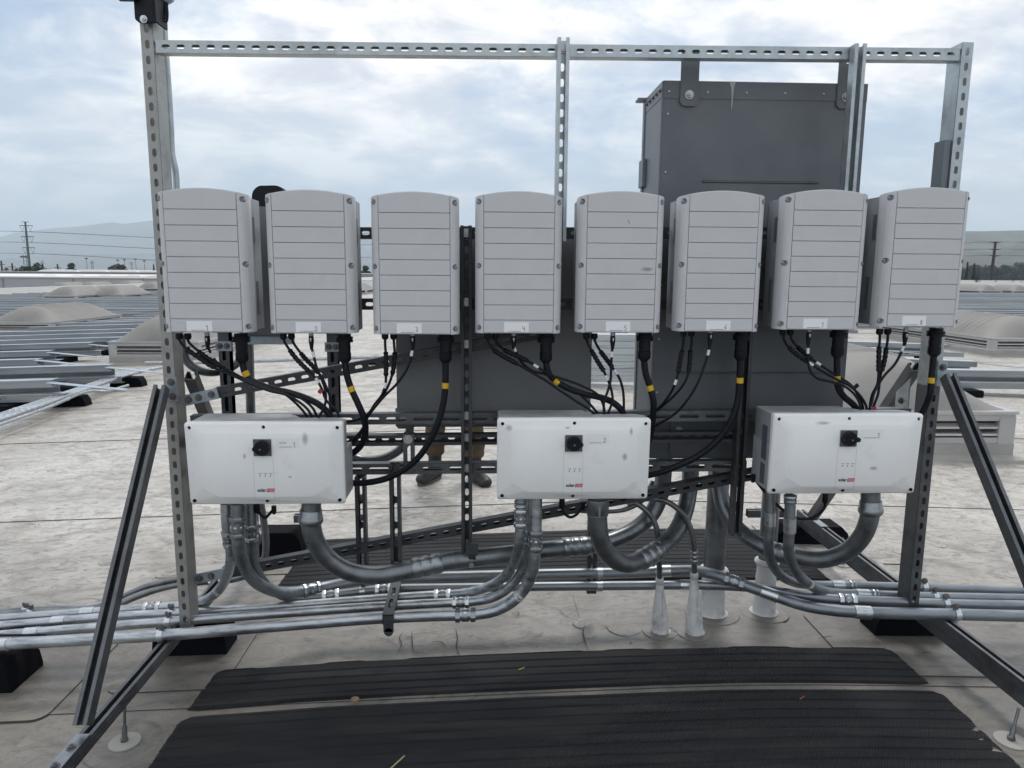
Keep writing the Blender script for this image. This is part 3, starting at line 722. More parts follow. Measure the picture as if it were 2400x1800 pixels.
    text_mb('edge', .0150, bx+.0025, lz-.0032, y0-.0007, mat('logo_pink', (.75, .42, .46), .5), lg, 'logo_word', bold=.0002, width=.0222)
    return t
mgr0 = make_manager(); mgrs = []
md = ['white box with black rotary switch, sticker marked MASTER 1, at the lower left',
      'white box with black rotary switch, sticker marked 2, in the middle',
      'white box with black rotary switch, sticker marked 3, at the lower right']
for i in range(3):
    u = mgr0 if i == 0 else copy_tree(mgr0)
    u.location = (MP[i][0]+MW/2, MY+MD, MP[i][1]); u['label'] = md[i]; u['group'] = 'white boxes with rotary switches along the lower rack'; mgrs.append(u)
for i in range(3):
    x0, z0 = MP[i]; ex = None
    if i == 0: ex = lambda s_: text_mb('MASTER', .008, x0+.318, z0+.221, MY-.0006, INKP, s_, 'handwritten_word', shear=.2, width=.024)
    sticker(mgrs[i], x0+.306, z0+.206, .078, .034, MY-.0001, i+1, INKP, ex)
    if i == 2:
        for a, b in ((.088, .30), (.088, .30)): pass
    for a, b, c_, d in ((.07, .115, .11, .235), (.075, .115, .02, .095)):
        MB().box(x0+.0030, x0+.0042, MY+a, MY+b, z0+c_, z0+d).build('rating_label', mat('rating_label_grey', (.10, .115, .14), .5), mgrs[i], smooth=False)
# finger smudges
SM = mat('finger_smudge', (.36, .36, .35), .6)
for i, L_ in ((0, [(.415, .245, .02, .03, 1), (.205, .165, .006, .012, 1)]), (1, [(.036, .26, .012, .012, 1)]), (2, [])):
    pass

# ================================================================= CABINETS BEHIND THE RACK
def cabinet_back(name, label, x0, x1, z0, z1, y0, y1, m, side, cat, tabs, crease, screws=True):
    t = thing(name, label, cat, ((x0+x1)/2, (y0+y1)/2, z0))
    MB().box(x0, x1, y0, y1, z0, z1).build('body', m, t, bev=.002)
    if side:
        MB().box(x0-.0012, x0+.001, y0+.012, y1, z0+.01, z1-.062).build('side_panel', side, t, smooth=False)
        MB().box(x0-.002, x0+.001, y0+.006, y1, z1-.058, z1-.001).build('side_band', side, t, smooth=False)
        for k in range(5): bolt_mb((x0-.002, y0+.03+k*(y1-y0-.06)/4, z1-.03), (-1, 0, 0), .006, .005).build('bolt', BOLTD, t)
        MB().box(x0-.006, x0+.02, y1, y1+.035, z0+.0, z1+.004).build('door', DGREYS, t, bev=.002)
        MB().box(x0-.035, x1+.02, y1-.004, y1+.05, z1-.008, z1+.002).build('rain_lip', DGREYS, t, bev=.001)
        for hz_ in (z1-.30, z0+.55): MB().box(x0-.016, x0-.002, y1-.05, y1+.03, hz_-.055, hz_+.055).build('hinge', DGREYS, t, bev=.002)
    # top flange band, cross creases pressed in the sheet
    if crease:
        MB().box(x0+.0005, x1-.0005, y0-.0022, y0, z1-.064, z1-.001).build('top_flange', m, t, bev=.0006)
        for (a, b, zz) in crease: MB().box(a, b, y0-.0035, y0, zz-.004, zz+.004).build('pressed_rib', m, t, bev=.0022)
    if screws:
        pts = [(x0+.022+k*(x1-x0-.044)/5, z1-.04) for k in range(6)] + [(x, z) for x in (x0+.02, x1-.022) for z in [z1-.12-.21*k for k in range(6)]]
        for a, b in pts: MB().lathe((a, y0-.0022, b), FWD, [(0, .0042), (.002, .0038), (.0028, .002)], 8).build('rivet', BOLT, t)
    for (tx, za, zb, hole) in tabs:
        w = .034
        o = MB().prism([(tx-w, y0-.003, zb), (tx+w, y0-.003, zb), (tx+w, y0-.003, za+.012), (tx+w-.012, y0-.003, za), (tx-w+.012, y0-.003, za), (tx-w, y0-.003, za+.012)], (0, -.006, 0)).build('mounting_tab', m, t, bev=.001)
        if hole:
            c = MB().cyl((tx, y0-.1, zb-hole), (tx, y0+.1, zb-hole), .0115, n=24).build('cut', None, t); bpy.context.view_layer.update(); apply_bool(o, c)
        bz = za+.040 if hole else zb-.04
        q = MB().lathe((tx, y0-.009, bz), FWD, [(0, .0165), (.003, .016)], 24); q.build('washer', BOLT, t)
        MB().hexn((tx, y0-.012, bz), FWD, .009, .0115).lathe((tx, y0-.021, bz), FWD, [(0, .006), (.006, .0055)], 14).build('nut', BOLT, t)
    return t
c2 = at(1555, 188, 2.8); c2b = at(2039, 188, 2.8)
ztab = at(1615, 250, 2.8).z
cabinet_back('switch_cabinet', 'tall dark grey steel cabinet seen from behind, standing at the right behind the rack', c2.x, c2b.x-.006, .768, c2.z, 2.80, 3.085,
             DGREY, DGREYS, 'electrical cabinet', [(at(1615, 200, 2.8).x, ztab, 2.315, .030), (at(1982, 200, 2.8).x, ztab, 2.315, .030), (at(1588, 1040, 2.8).x, at(1588, 1068, 2.8).z, at(1588, 985, 2.8).z, 0)],
             [(c2.x+.16, c2b.x-.17, at(1780, 427, 2.8).z), (c2.x+.10, c2b.x-.05, at(1780, 874, 2.8).z)])
# milky drip stain down from the top flange
dr = at(1717, 190, 2.8)
m = MB(); P = [(-.013, 0), (.013, 0), (.006, -.02), (.004, -.05), (.003, -.085), (.0005, -.105), (-.002, -.085), (-.001, -.055), (-.004, -.025)]
m.prism([(dr.x+a, 2.7975, dr.z-.002+b) for a, b in P], (0, -.0004, 0)); dro = m.build('drip_stain', mat('dried_sealant', (.42, .42, .40), .6), bpy.data.objects['switch_cabinet'], smooth=False)
c1 = at(931, 1000, 2.82)
cabinet_back('meter_cabinet', 'mid grey steel cabinet back behind the middle boxes, above the pair of boots', c1.x, .421, .893, 1.667, 2.82, 3.06, CAB1, None, 'electrical cabinet',
             [(at(948, 995, 2.82).x, at(948, 1004, 2.82).z, at(948, 985, 2.82).z+.05, 0)], [], False)
# small grey disconnect behind boxes 1 and 2, with clamp plates, strut and pipe below
t = thing('disconnect_box', 'weathered grey disconnect box half hidden behind grey boxes 1 and 2', 'electrical box', (-.87, 2.95, 1.3))
q0, q1 = at(592, 806, 2.85), at(664, 806, 2.85)
MB().box(q0.x-.05, q1.x, 2.85, 2.97, q0.z+.03, 1.74).build('body', CAB1, t, bev=.003)
MB().box(q0.x-.02, q1.x+.04, 2.83, 2.87, q0.z, q0.z+.03).build('bottom_lip', PLATE, t, bev=.002)
h0, h1 = at(590, 470, 2.9), at(672, 470, 2.9); hz0 = at(620, 434, 2.9).z
m = MB(); pts = []
for k in range(13):
    a = pi*k/12; r = .045; xx = (h1.x-r if k < 6.5 else h0.x+r)+r*cos(a); pts.append((xx, 2.90, hz0-r+r*sin(a)))
m.prism(pts+[(h0.x, 2.9, 1.60), (h1.x, 2.9, 1.60)], (0, .05, 0))
o = m.build('hood_panel', BLACK, None, bev=.002); origin_to(o, (h0.x, 2.92, 1.6)); tag(o, 'black rounded hood showing above the gap between boxes 1 and 2', 'hood')
def clampstrut(px, y0, y1, Y, label, clampy):
    a = at(px, y0, Y); b = at(px, y1, Y); t = thing('strut_post', label, 'strut', (a.x, Y, b.z))
    strut_mb((a.x, Y, b.z), (a.x, Y, a.z), FWD, slot='long').build('channel', BRACE, t, smooth=False)
    strut_mb((a.x, Y+.0425, b.z), (a.x, Y+.0425, a.z), AWAY, slot='none').build('channel', BRACE, t, smooth=False)
    c = at(px, clampy, Y); p = MB().box(c.x-.026, c.x+.036, Y-.007, Y-.001, c.z-.019, c.z+.019).build('clamp_plate', PLATE, t, bev=.0015)
    for dx in (-.009, .018): bolt_mb((c.x+dx, Y-.007, c.z), FWD, .0085).build('bolt', BOLTD, p)
    return t
clampstrut(522, 776, 1330, 2.86, 'slotted grey strut with a clamp plate, left of the round pipe behind white box MASTER', 811)
clampstrut(777, 776, 1165, 2.90, 'slotted grey strut with clamp plate, hanging behind the second grey box from the left', 813)

# gadget on top of the left post
t = thing('camera_mount', 'black bracket with a silver bolt clamping a device to the left post top', 'bracket', (-1.15, 2.64, 2.32))
a, b = at(317, 8, 2.64), at(367, 56, 2.64)
MB().prism([(a.x, 2.64, a.z+.08), (b.x, 2.64, a.z+.08), (b.x, 2.64, b.z), (a.x+.012, 2.64, b.z), (a.x, 2.64, b.z+.01)], (0, -.012, 0)).build('plate', BLACK, t, bev=.002)
MB().box(b.x-.004, b.x+.004, 2.628, 2.72, b.z+.004, a.z+.08).build('side_plate', BLACK, t, bev=.001)
MB().box(a.x-.05, a.x+.02, 2.60, 2.64, a.z+.004, a.z+.08).build('arm', BLACK, t, bev=.003)
bolt_mb(at(337, 45, 2.626), FWD, .0085).build('bolt', CHROME, t)
t = thing('cable_knuckle', 'silver knuckle with a loop of black cable at the left post top', 'bracket', (-1.09, 2.7, 2.33))
p = at(385, 5, 2.72); MB().lathe(p+V((-.03, 0, .02)), (1, 0, -.1), [(0, .018), (.01, .026), (.035, .028), (.05, .02), (.062, .012)], 14).build('knuckle', PLATE, t)
MB().lathe(at(378, 38, 2.72), (0, 0, 1), [(-.012, .009), (0, .013), (.03, .014), (.06, .01)], 12).build('socket', PLATE, t)
MB().tube(smoothpath([at(376, 26, 2.71), at(380, 44, 2.7), at(390, 51, 2.7), at(393, 38, 2.7), at(392, 15, 2.71), at(390, -20, 2.72)]), .0035, 8).build('cable', CABLE, t)
MB().tube(smoothpath([at(372, 22, 2.70), at(377, 38, 2.69), at(386, 44, 2.69), at(388, 30, 2.7), at(386, -10, 2.71)]), .0035, 8).build('cable', CABLE, t)

# ================================================================= CONDUITS
def pt(p):
    if isinstance(p, Vector): return p
    return at(*p)
def projpx(p):
    q = CM.transposed() @ (p-CO); return CX-FPX*q.x/q.z, CY+FPX*q.y/q.z
def nearest(path, px, py):
    best = min(range(len(path)), key=lambda i: (projpx(path[i])[0]-px)**2+(projpx(path[i])[1]-py)**2)
    i = max(1, min(len(path)-2, best)); return path[best], (path[i+1]-path[i-1]).normalized()
def fitting(kind, p, T, r, parent):
    if kind == 'comp':      # gland nut, body, gland nut
        e = MB().cyl(p-T*r*.62, p+T*r*.62, r*1.16, n=20).build('coupling', FITT, parent)
        for s_ in (-1, 1):
            MB().hexn(p+T*s_*r*1.35-T*r*.42, T, r*.84, r*1.32, 8).build('gland_nut', FITT if r > .021 else CHROME, e)
        MB().hexn(p-T*r*.3, T, r*.6, r*1.22, 8).build('centre_nut', CHROME, e)
    elif kind == 'sleeve': MB().lathe(p-T*r*1.45, T, [(0, r*1.02), (.001, r*1.13), (2.9*r, r*1.13), (2.9*r+.001, r*1.02)], 24).build('sleeve', CHROME, parent)
    elif kind == 'nut2':
        e = MB().hexn(p-T*r*.5, T, r*.5, r*1.26, 8).build('gland_nut', CHROME, parent); MB().hexn(p+T*r*.35, T, r*.55, r*1.22, 8).build('gland_nut', FITT, parent)
    elif kind == 'big':     # pressed ripple coupling
        L = r*3.3; prof = []
        for k in range(25):
            u = k/24; prof.append((L*u, r*(1.07+.10*abs(sin(pi*(u*3.0)))**.6)))
        prof = [(0, r)] + prof + [(L, r)]
        MB().lathe(p-T*L/2, T, prof, 28).build('coupling', FITT, parent, sharp=50)
    elif kind == 'hub':     # flared hub under a box
        MB().lathe(p-T*r*.2, T, [(-.35*r, r*1.1), (-.3*r, r*1.14), (.35*r, r*1.14), (.5*r, r*1.26), (.9*r, r*1.3), (1.2*r, r*1.12), (1.25*r, r)], 24).build('hub', FITT, parent)
    elif kind == 'grip':
        MB().lathe(p-T*r*1.1, T, [(0, r), (.1*r, r*1.18), (1.4*r, r*1.18), (1.5*r, r*1.12), (1.9*r, r*1.12), (2.0*r, r)], 24).box(p.x-.004, p.x+.004, p.y-r*1.35, p.y-r*1.1, p.z-r*.6, p.z+r*.6).build('hub', FITT, parent)
    elif kind == 'collar':
        prof = []
        for k in range(19): prof.append((r*5*k/18, r*(1.12+.3*abs(sin(pi*k/18*3))**.8)))
        MB().lathe(p-T*r*2.5, T, [(0, r)]+prof+[(r*5, r)], 20).build('coupling', FITT, parent)
    elif kind == 'label':
        MB().lathe(p-T*.012, T, [(0, r*1.015), (.024, r*1.015)], 20).build('maker_label', mat('maker_label', (.5, .5, .48), .5, 0, .5, 120, detail=1), parent)
    elif kind == 'strap':
        w = .011
        e = MB().lathe(p-T*w, T, [(0, r*1.02), (.0005, r*1.1), (2*w, r*1.1), (2*w+.0005, r*1.02)], 24).build('strap', CHROME, parent)
        u = V((0, 0, 1)); MB().obox(p+u*(r*1.1+.009)+V((0, .004, 0)), T*w, u*.010, V((0, .0025, 0))).build('ear', PLATE, e)
        MB().lathe(p+u*(r*1.1+.012)-V((0, .001, 0)), (-.35, -1, 0), [(-.012, .005), (0, .0125), (.004, .012), (.0055, .008)], 14).build('screw', BOLTD, e)
        MB().obox(p-u*(r*1.1+.012), T*w*.9, u*.014, V((0, .0025, 0))).build('leg', PLATE, e)
def conduit(label, pts, r, m=CONDD, fits=(), group=None, name='conduit', cat='conduit', n=22, sub=10):
    path = smoothpath([pt(p) for p in pts], sub); o = thing(name, label, cat, path[0], group)
    MB().tube(path, r, n).build('pipe', m, o)
    for k, px, py in fits:
        p, T = nearest(path, px, py); fitting(k, p, T, r, o)
    return o, path
LG = 'long conduits running off to the left'; RG = 'conduits running off to the right'
# four that leave to the left, front one first
conduit('front, thickest of the four conduits off to the left, bending up into white box 2',
        [(-260, 1532, 2.59), (0, 1511, 2.59), (378, 1489, 2.59), (649, 1467, 2.59), (897, 1448, 2.59), (1040, 1442, 2.59), (1110, 1440, 2.59), (1160, 1431, 2.58), (1203, 1408, 2.565), (1234, 1373, 2.55), (1250, 1330, 2.53), (1254, 1290, 2.52), (1256, 1230, 2.52), (1257, 1165, 2.52)],
        .0215, COND, [('comp', 1090, 1441), ('strap', 374, 1489), ('sleeve', 4, 1511), ('comp', 1255, 1268), ('label', 1218, 1396)], LG)
conduit('second conduit from the front off to the left, bending up behind the front one',
        [(-260, 1512, 2.69), (0, 1489, 2.69), (395, 1457, 2.69), (649, 1438, 2.69), (897, 1421, 2.69), (1040, 1413, 2.69), (1105, 1410, 2.68), (1160, 1398, 2.65), (1200, 1370, 2.62), (1226, 1330, 2.60), (1238, 1285, 2.585), (1241, 1220, 2.58), (1242, 1165, 2.58)],
        .0185, COND, [('comp', 1083, 1411), ('strap', 393, 1457), ('sleeve', 69, 1483), ('comp', 1239, 1262)], LG)
conduit('third conduit from the front off to the left, rising left of the other two bends',
        [(-260, 1487, 2.78), (0, 1467, 2.78), (271, 1445, 2.78), (456, 1435, 2.78), (649, 1422, 2.78), (897, 1403, 2.78), (1000, 1396, 2.78), (1060, 1393, 2.77), (1110, 1386, 2.73), (1155, 1370, 2.67), (1190, 1342, 2.60), (1211, 1300, 2.54), (1218, 1255, 2.52), (1220, 1210, 2.52), (1220, 1165, 2.52)],
        .0185, COND, [('comp', 1037, 1394), ('strap', 408, 1437), ('sleeve', 142, 1456), ('comp', 1219, 1215), ('nut2', 1219, 1182)], LG)
conduit('rearmost of the four left conduits, bending up into white box 1',
        [(-260, 1465, 2.85), (0, 1450, 2.85), (108, 1442, 2.85), (271, 1430, 2.85), (388, 1422, 2.85), (440, 1418, 2.84), (478, 1408, 2.80), (512, 1384, 2.74), (534, 1345, 2.66), (541, 1300, 2.59), (536, 1262, 2.55), (531, 1225, 2.54), (529, 1180, 2.54)],
        .0185, COND, [('comp', 358, 1424), ('strap', 424, 1420), ('sleeve', 201, 1435), ('comp', 533, 1262), ('label', 512, 1386)], LG)
# two that pass under the rack from box 1 to the right
p1 = [(556, 1180, 2.50), (557, 1240, 2.50), (561, 1290, 2.51), (577, 1335, 2.56), (607, 1369, 2.66), (655, 1388, 2.76), (700, 1387, 2.83), (760, 1376, 2.90), (820, 1364, 2.93), (900, 1356, 2.93), (1100, 1350, 2.93), (1300, 1345, 2.93), (1500, 1341, 2.93), (1560, 1338, 2.92), (1620, 1337, 2.88), (1665, 1344, 2.82), (1710, 1359, 2.77), (1766, 1379, 2.73), (1820, 1398, 2.69), (1881, 1418, 2.64), (1950, 1430, 2.61), (2020, 1435, 2.60), (2240, 1440, 2.60), (2400, 1444, 2.60), (2650, 1449, 2.60)]
conduit('thick conduit passing under the rack, front one of the four off to the right', p1, .0225, COND2,
        [('comp', 558, 1232), ('comp', 732, 1381), ('comp', 1722, 1364), ('sleeve', 1556, 1338), ('sleeve', 1806, 1392), ('sleeve', 2020, 1435), ('strap', 2243, 1440)], RG)
conduit('lower conduit passing under the rack, second from the front off to the right',
        [(588, 1180, 2.57), (589, 1240, 2.57), (590, 1295, 2.60), (602, 1340, 2.66), (632, 1378, 2.74), (680, 1400, 2.82), (740, 1399, 2.86), (830, 1388, 2.88), (900, 1381, 2.88), (1100, 1377, 2.88), (1300, 1374, 2.88), (1500, 1372, 2.88), (1600, 1371, 2.87), (1700, 1373, 2.83), (1780, 1379, 2.77), (1860, 1393, 2.71), (1930, 1402, 2.685), (2000, 1406, 2.68), (2215, 1415, 2.68), (2400, 1419, 2.68), (2650, 1425, 2.68)],
        .0195, COND2, [('comp', 587, 1248), ('comp', 771, 1395), ('strap', 852, 1386), ('comp', 905, 1381), ('sleeve', 1610, 1371), ('comp', 1985, 1405), ('strap', 2217, 1415), ('label', 626, 1372)], RG)
conduit('conduit dropping from white box 3 with a labelled sleeve, third from the front at right',
        [(1852, 1160, 2.50), (1851, 1230, 2.50), (1848, 1285, 2.51), (1858, 1325, 2.55), (1882, 1358, 2.61), (1915, 1380, 2.68), (1955, 1390, 2.73), (2020, 1393, 2.75), (2190, 1399, 2.75), (2400, 1403, 2.75), (2650, 1409, 2.75)],
        .0195, COND2, [('nut2', 1852, 1166), ('label', 1895, 1368), ('sleeve', 1850, 1232), ('sleeve', 2022, 1393), ('nut2', 2050, 1394), ('strap', 2192, 1399)], RG)
conduit('conduit dropping left of the sleeve one, rearmost of the four off to the right',
        [(1805, 1150, 2.56), (1804, 1230, 2.56), (1801, 1280, 2.57), (1808, 1318, 2.62), (1832, 1350, 2.70), (1865, 1366, 2.78), (1905, 1371, 2.83), (1980, 1372, 2.85), (2165, 1377, 2.85), (2400, 1385, 2.85), (2650, 1392, 2.85)],
        .0185, COND2, [('sleeve', 1804, 1218), ('sleeve', 1966, 1372), ('nut2', 1995, 1372), ('strap', 2166, 1377)], RG)
conduit('small conduit sweeping in low behind the left post from the left edge',
        [(-100, 1452, 3.0), (0, 1441, 3.0), (120, 1434, 3.0), (220, 1432, 3.0), (262, 1424, 3.02), (310, 1402, 3.05), (380, 1378, 3.1), (440, 1367, 3.12), (500, 1362, 3.14), (545, 1358, 3.15), (590, 1342, 3.12), (620, 1310, 3.1), (615, 1200, 3.1), (590, 1100, 3.1)],
        .0155, CONDD, [('comp', 505, 1362), ('strap', 69, 1437)], None)
conduit('second small conduit sweeping in low behind the left post, just above the first',
        [(-100, 1444, 3.1), (0, 1434, 3.1), (120, 1427, 3.1), (220, 1424, 3.1), (280, 1402, 3.1), (350, 1372, 3.1), (420, 1356, 3.12), (470, 1350, 3.14), (520, 1350, 3.2), (570, 1335, 3.25), (596, 1290, 3.2), (598, 1150, 3.2)], .0135, CONDD, [('strap', 57, 1430)], None)
# big elbows
conduit('thick elbow from white box 1 running right along the rack to the dark cabinet',
        [(730, 1175, 2.52), (729, 1225, 2.52), (740, 1270, 2.53), (771, 1312, 2.55), (820, 1340, 2.575), (880, 1348, 2.60), (950, 1338, 2.63), (1000, 1326, 2.65), (1050, 1316, 2.67), (1150, 1304, 2.70), (1250, 1292, 2.73), (1320, 1284, 2.76), (1390, 1277, 2.79), (1440, 1264, 2.82), (1492, 1238, 2.86), (1530, 1200, 2.89), (1550, 1150, 2.9), (1556, 1090, 2.9), (1557, 1040, 2.9)],
        .0345, CONDD, [('hub', 730, 1206), ('big', 1000, 1326), ('big', 1352, 1281)])
conduit('thick elbow from white box 2 curving up to the dark cabinet',
        [(1401, 1165, 2.52), (1401, 1215, 2.52), (1408, 1268, 2.53), (1432, 1306, 2.56), (1470, 1322, 2.60), (1510, 1308, 2.66), (1550, 1282, 2.72), (1586, 1243, 2.80), (1606, 1195, 2.87), (1616, 1140, 2.91), (1619, 1090, 2.92), (1620, 1040, 2.92)],
        .0345, CONDD, [('grip', 1401, 1188), ('big', 1520, 1302)])
conduit('thick elbow from white box 3 looping left to the dark cabinet',
        [(2040, 1152, 2.52), (2039, 1205, 2.52), (2022, 1254, 2.54), (1985, 1292, 2.58), (1930, 1311, 2.63), (1870, 1306, 2.68), (1815, 1292, 2.72), (1765, 1268, 2.78), (1722, 1232, 2.85), (1697, 1190, 2.9), (1686, 1130, 2.93), (1684, 1060, 2.94)],
        .0335, CONDD, [('hub', 2040, 1184), ('big', 1826, 1295)])
def flange_disc(x, y, r):
    z = gz(x)
    m = MB().lathe((x, y, z+.0075), (0, 0, 1), [(0, r), (.0025, r*.985)], 40); return m
def boot(t, x, y, zt, r0, r1, slump=0.):
    z = gz(x)+.012; prof = [(0, r1*1.25), (.006, r1*1.06)]
    n = 9
    for k in range(n+1):
        u = k/n; prof.append((.012+(zt-z-.012)*u, r1+(r0-r1)*u**.8+.0015*sin(k*2.3)))
    MB().lathe((x, y, z), (0, 0, 1), prof, 28).build('boot', BOOT, t)
    MB().lathe((x, y, zt-.006), (0, 0, 1), [(0, r0*1.05), (.004, r0*1.2), (.012, r0*1.32), (.022, r0*1.24), (.028, r0*1.02)], 24).build('clamp_ring', BOOT, t)
    flange_disc(x, y, r1*2.15).build('flange', ROOF, t)
def riser(label, x, y, z1, r, zboot, r1, fits=(), lean=0):
    z = gz(x); t = thing('pipe_riser', label, 'pipe', (x, y, z), 'pipes coming up through white roof boots')
    MB().tube([V((x, y, z)), V((x, y, (z+z1)/2)), V((x, y, z1))], r, 28).build('pipe', CONDD, t); boot(t, x, y, zboot, r*1.08, r1)
riser('thickest vertical pipe rising through a white boot into the dark cabinet', 1.013, 3.003, .80, .0455, .20, .056)
riser('vertical pipe rising from a wide-collared white boot behind white box 3', 1.252, 3.012, .80, .038, .235, .050)
for lb, P, bx in (('left thin flexible pipe curving down into a narrow white cone boot', [(1380, 1190, 2.80), (1440, 1172, 2.80), (1487, 1178, 2.80), (1520, 1203, 2.80), (1537, 1233, 2.80), (1543, 1268, 2.80), (1545, 1320, 2.815), (1546, 1372, 2.83), (1547, 1420, 2.834)], 0.741),
                  ('right thin flexible pipe curving down into a narrow white cone boot', [(1470, 1182, 2.80), (1520, 1168, 2.80), (1565, 1177, 2.80), (1603, 1208, 2.80), (1620, 1244, 2.80), (1627, 1290, 2.80), (1627, 1340, 2.81), (1627, 1390, 2.815), (1628, 1430, 2.815)], 0.882)):
    o, path = conduit(lb, P, .0115, CONDD, [('collar', P[5][0], P[5][1]+(18 if bx < .8 else 14))], 'thin pipes with cone boots in front of the thick risers', name='flexible_pipe', cat='pipe')
    tp_, _ = nearest(path, P[-2][0], 1366 if bx < .8 else 1356); bp_ = gnd(1547, 1483) if bx < .8 else gnd(1627, 1486); ax = tp_-bp_; H_ = ax.length
    MB().lathe(bp_+V((0, 0, .006)), ax, [(0, .046), (.005, .038), (H_*.25, .035), (H_*.5, .028), (H_*.75, .020), (H_, .0135)], 26).build('boot', BOOT, o)
    MB().lathe(tp_-ax.normalized()*.004, ax, [(0, .014), (.004, .0165), (.014, .018), (.024, .0168), (.03, .0125)], 22).build('clamp_ring', BOOT, o)
    MB().obox(bp_+ax*.5+V((.004, -.029, 0)), ax*.46, V((.0006, 0, 0)), V((0, .001, 0))).build('lap_seam', CURB, o, smooth=False)
    flange_disc(bp_.x, bp_.y, .075).build('flange', ROOF, o)
struct(flange_disc(.60, 2.89, .075).build('membrane_disc', ROOF))
conduit('short pale conduit arcing behind white box 2 above the floor mats', [(1300, 1185, 2.9), (1360, 1196, 2.9), (1425, 1198, 2.9), (1470, 1192, 2.9), (1510, 1168, 2.9), (1530, 1130, 2.95)], .011, CONDD)
conduit('curved grey conduit behind the cables right of white box 1', [(800, 1040, 2.95), (830, 1072, 2.95), (870, 1078, 2.95), (915, 1068, 2.95), (950, 1040, 2.95), (960, 1010, 2.95), (960, 960, 2.95)], .018, CONDD)
conduit('grey conduit looping below box 1 behind the left post', [(423, 785, 2.82), (428, 820, 2.82), (440, 848, 2.83), (468, 868, 2.85), (505, 872, 2.90), (540, 862, 2.93), (565, 840, 2.95), (572, 800, 2.95)], .0165, CONDD)
conduit('thin conduit running up behind the left post to its top', [(382, -20, 2.80), (386, 90, 2.80), (394, 200, 2.80), (400, 300, 2.80), (403, 360, 2.80), (411, 400, 2.80), (414, 470, 2.80), (409, 560, 2.78), (415, 700, 2.80), (423, 790, 2.82)], .0115, GALV)
conduit('round grey conduit standing behind box 1 and white box 1', [(583, 790, 3.0), (586, 900, 3.0), (589, 1000, 3.0), (593, 1150, 3.0), (597, 1290, 3.0), (600, 1330, 3.0)], .0185, CONDD)
# short strut bracket clamped over the left conduits, and the clamp on the thick elbow
def atz(px, py, z):
    d = ray(px, py); return CO + d*((z-CAMZ)/d.z)
a, b = atz(928, 1363, .235), atz(909, 1440, .235)
t = thing('strut_bracket', 'short dark slotted strut clamped across the left conduits below the middle', 'bracket', b)
strut_mb(b, a, (0, 0, 1), slot='long').build('channel', STEEL, t, smooth=False)
MB().box(b.x-.017, b.x+.021, b.y-.006, b.y-.002, b.z-.068, b.z-.004).lathe((b.x+.002, b.y-.006, b.z-.068), (0, 1, 0), [(0, .017), (.004, .017)], 20).build('strap', STEEL, t, bev=.001)
a = at(1105, 1300, 2.64); t = thing('pipe_clamp', 'dark strut clamp gripping the thick straight conduit under the middle channel', 'clamp', a)
strut_mb((a.x-.022, 2.64, a.z+.052), (a.x+.026, 2.64, a.z+.052), (0, 0, 1), slot='none').build('channel', STEEL, t, smooth=False)
MB().lathe((a.x-.012, 2.685, a.z-.005), (1, 0, .07), [(0, .0355), (.001, .038), (.026, .038), (.027, .0355)], 28).build('strap', STEEL, t)
bolt_mb((a.x, 2.645, a.z-.045), FWD, .007).build('bolt', BOLT, t)
a = at(1405, 1365, 2.86); t = thing('pipe_clamp', 'small strut clamp holding the two conduits under the rack near white box 2', 'clamp', a)
strut_mb((a.x-.015, 2.965, .12), (a.x-.015, 2.965, .52), FWD, slot='long').build('channel', STEEL, t, smooth=False)
for py, Y, rr in ((1344, 2.93, .0225), (1374, 2.88, .0195)):
    p = at(1405, py, Y); MB().lathe(p-V((.012, 0, 0)), (1, 0, 0), [(0, rr), (.001, rr*1.1), (.024, rr*1.1), (.025, rr)], 24).build('strap', PLATE, t)
p = at(1405, 1358, 2.85); bolt_mb(p, FWD, .007).build('bolt', BOLTD, t)

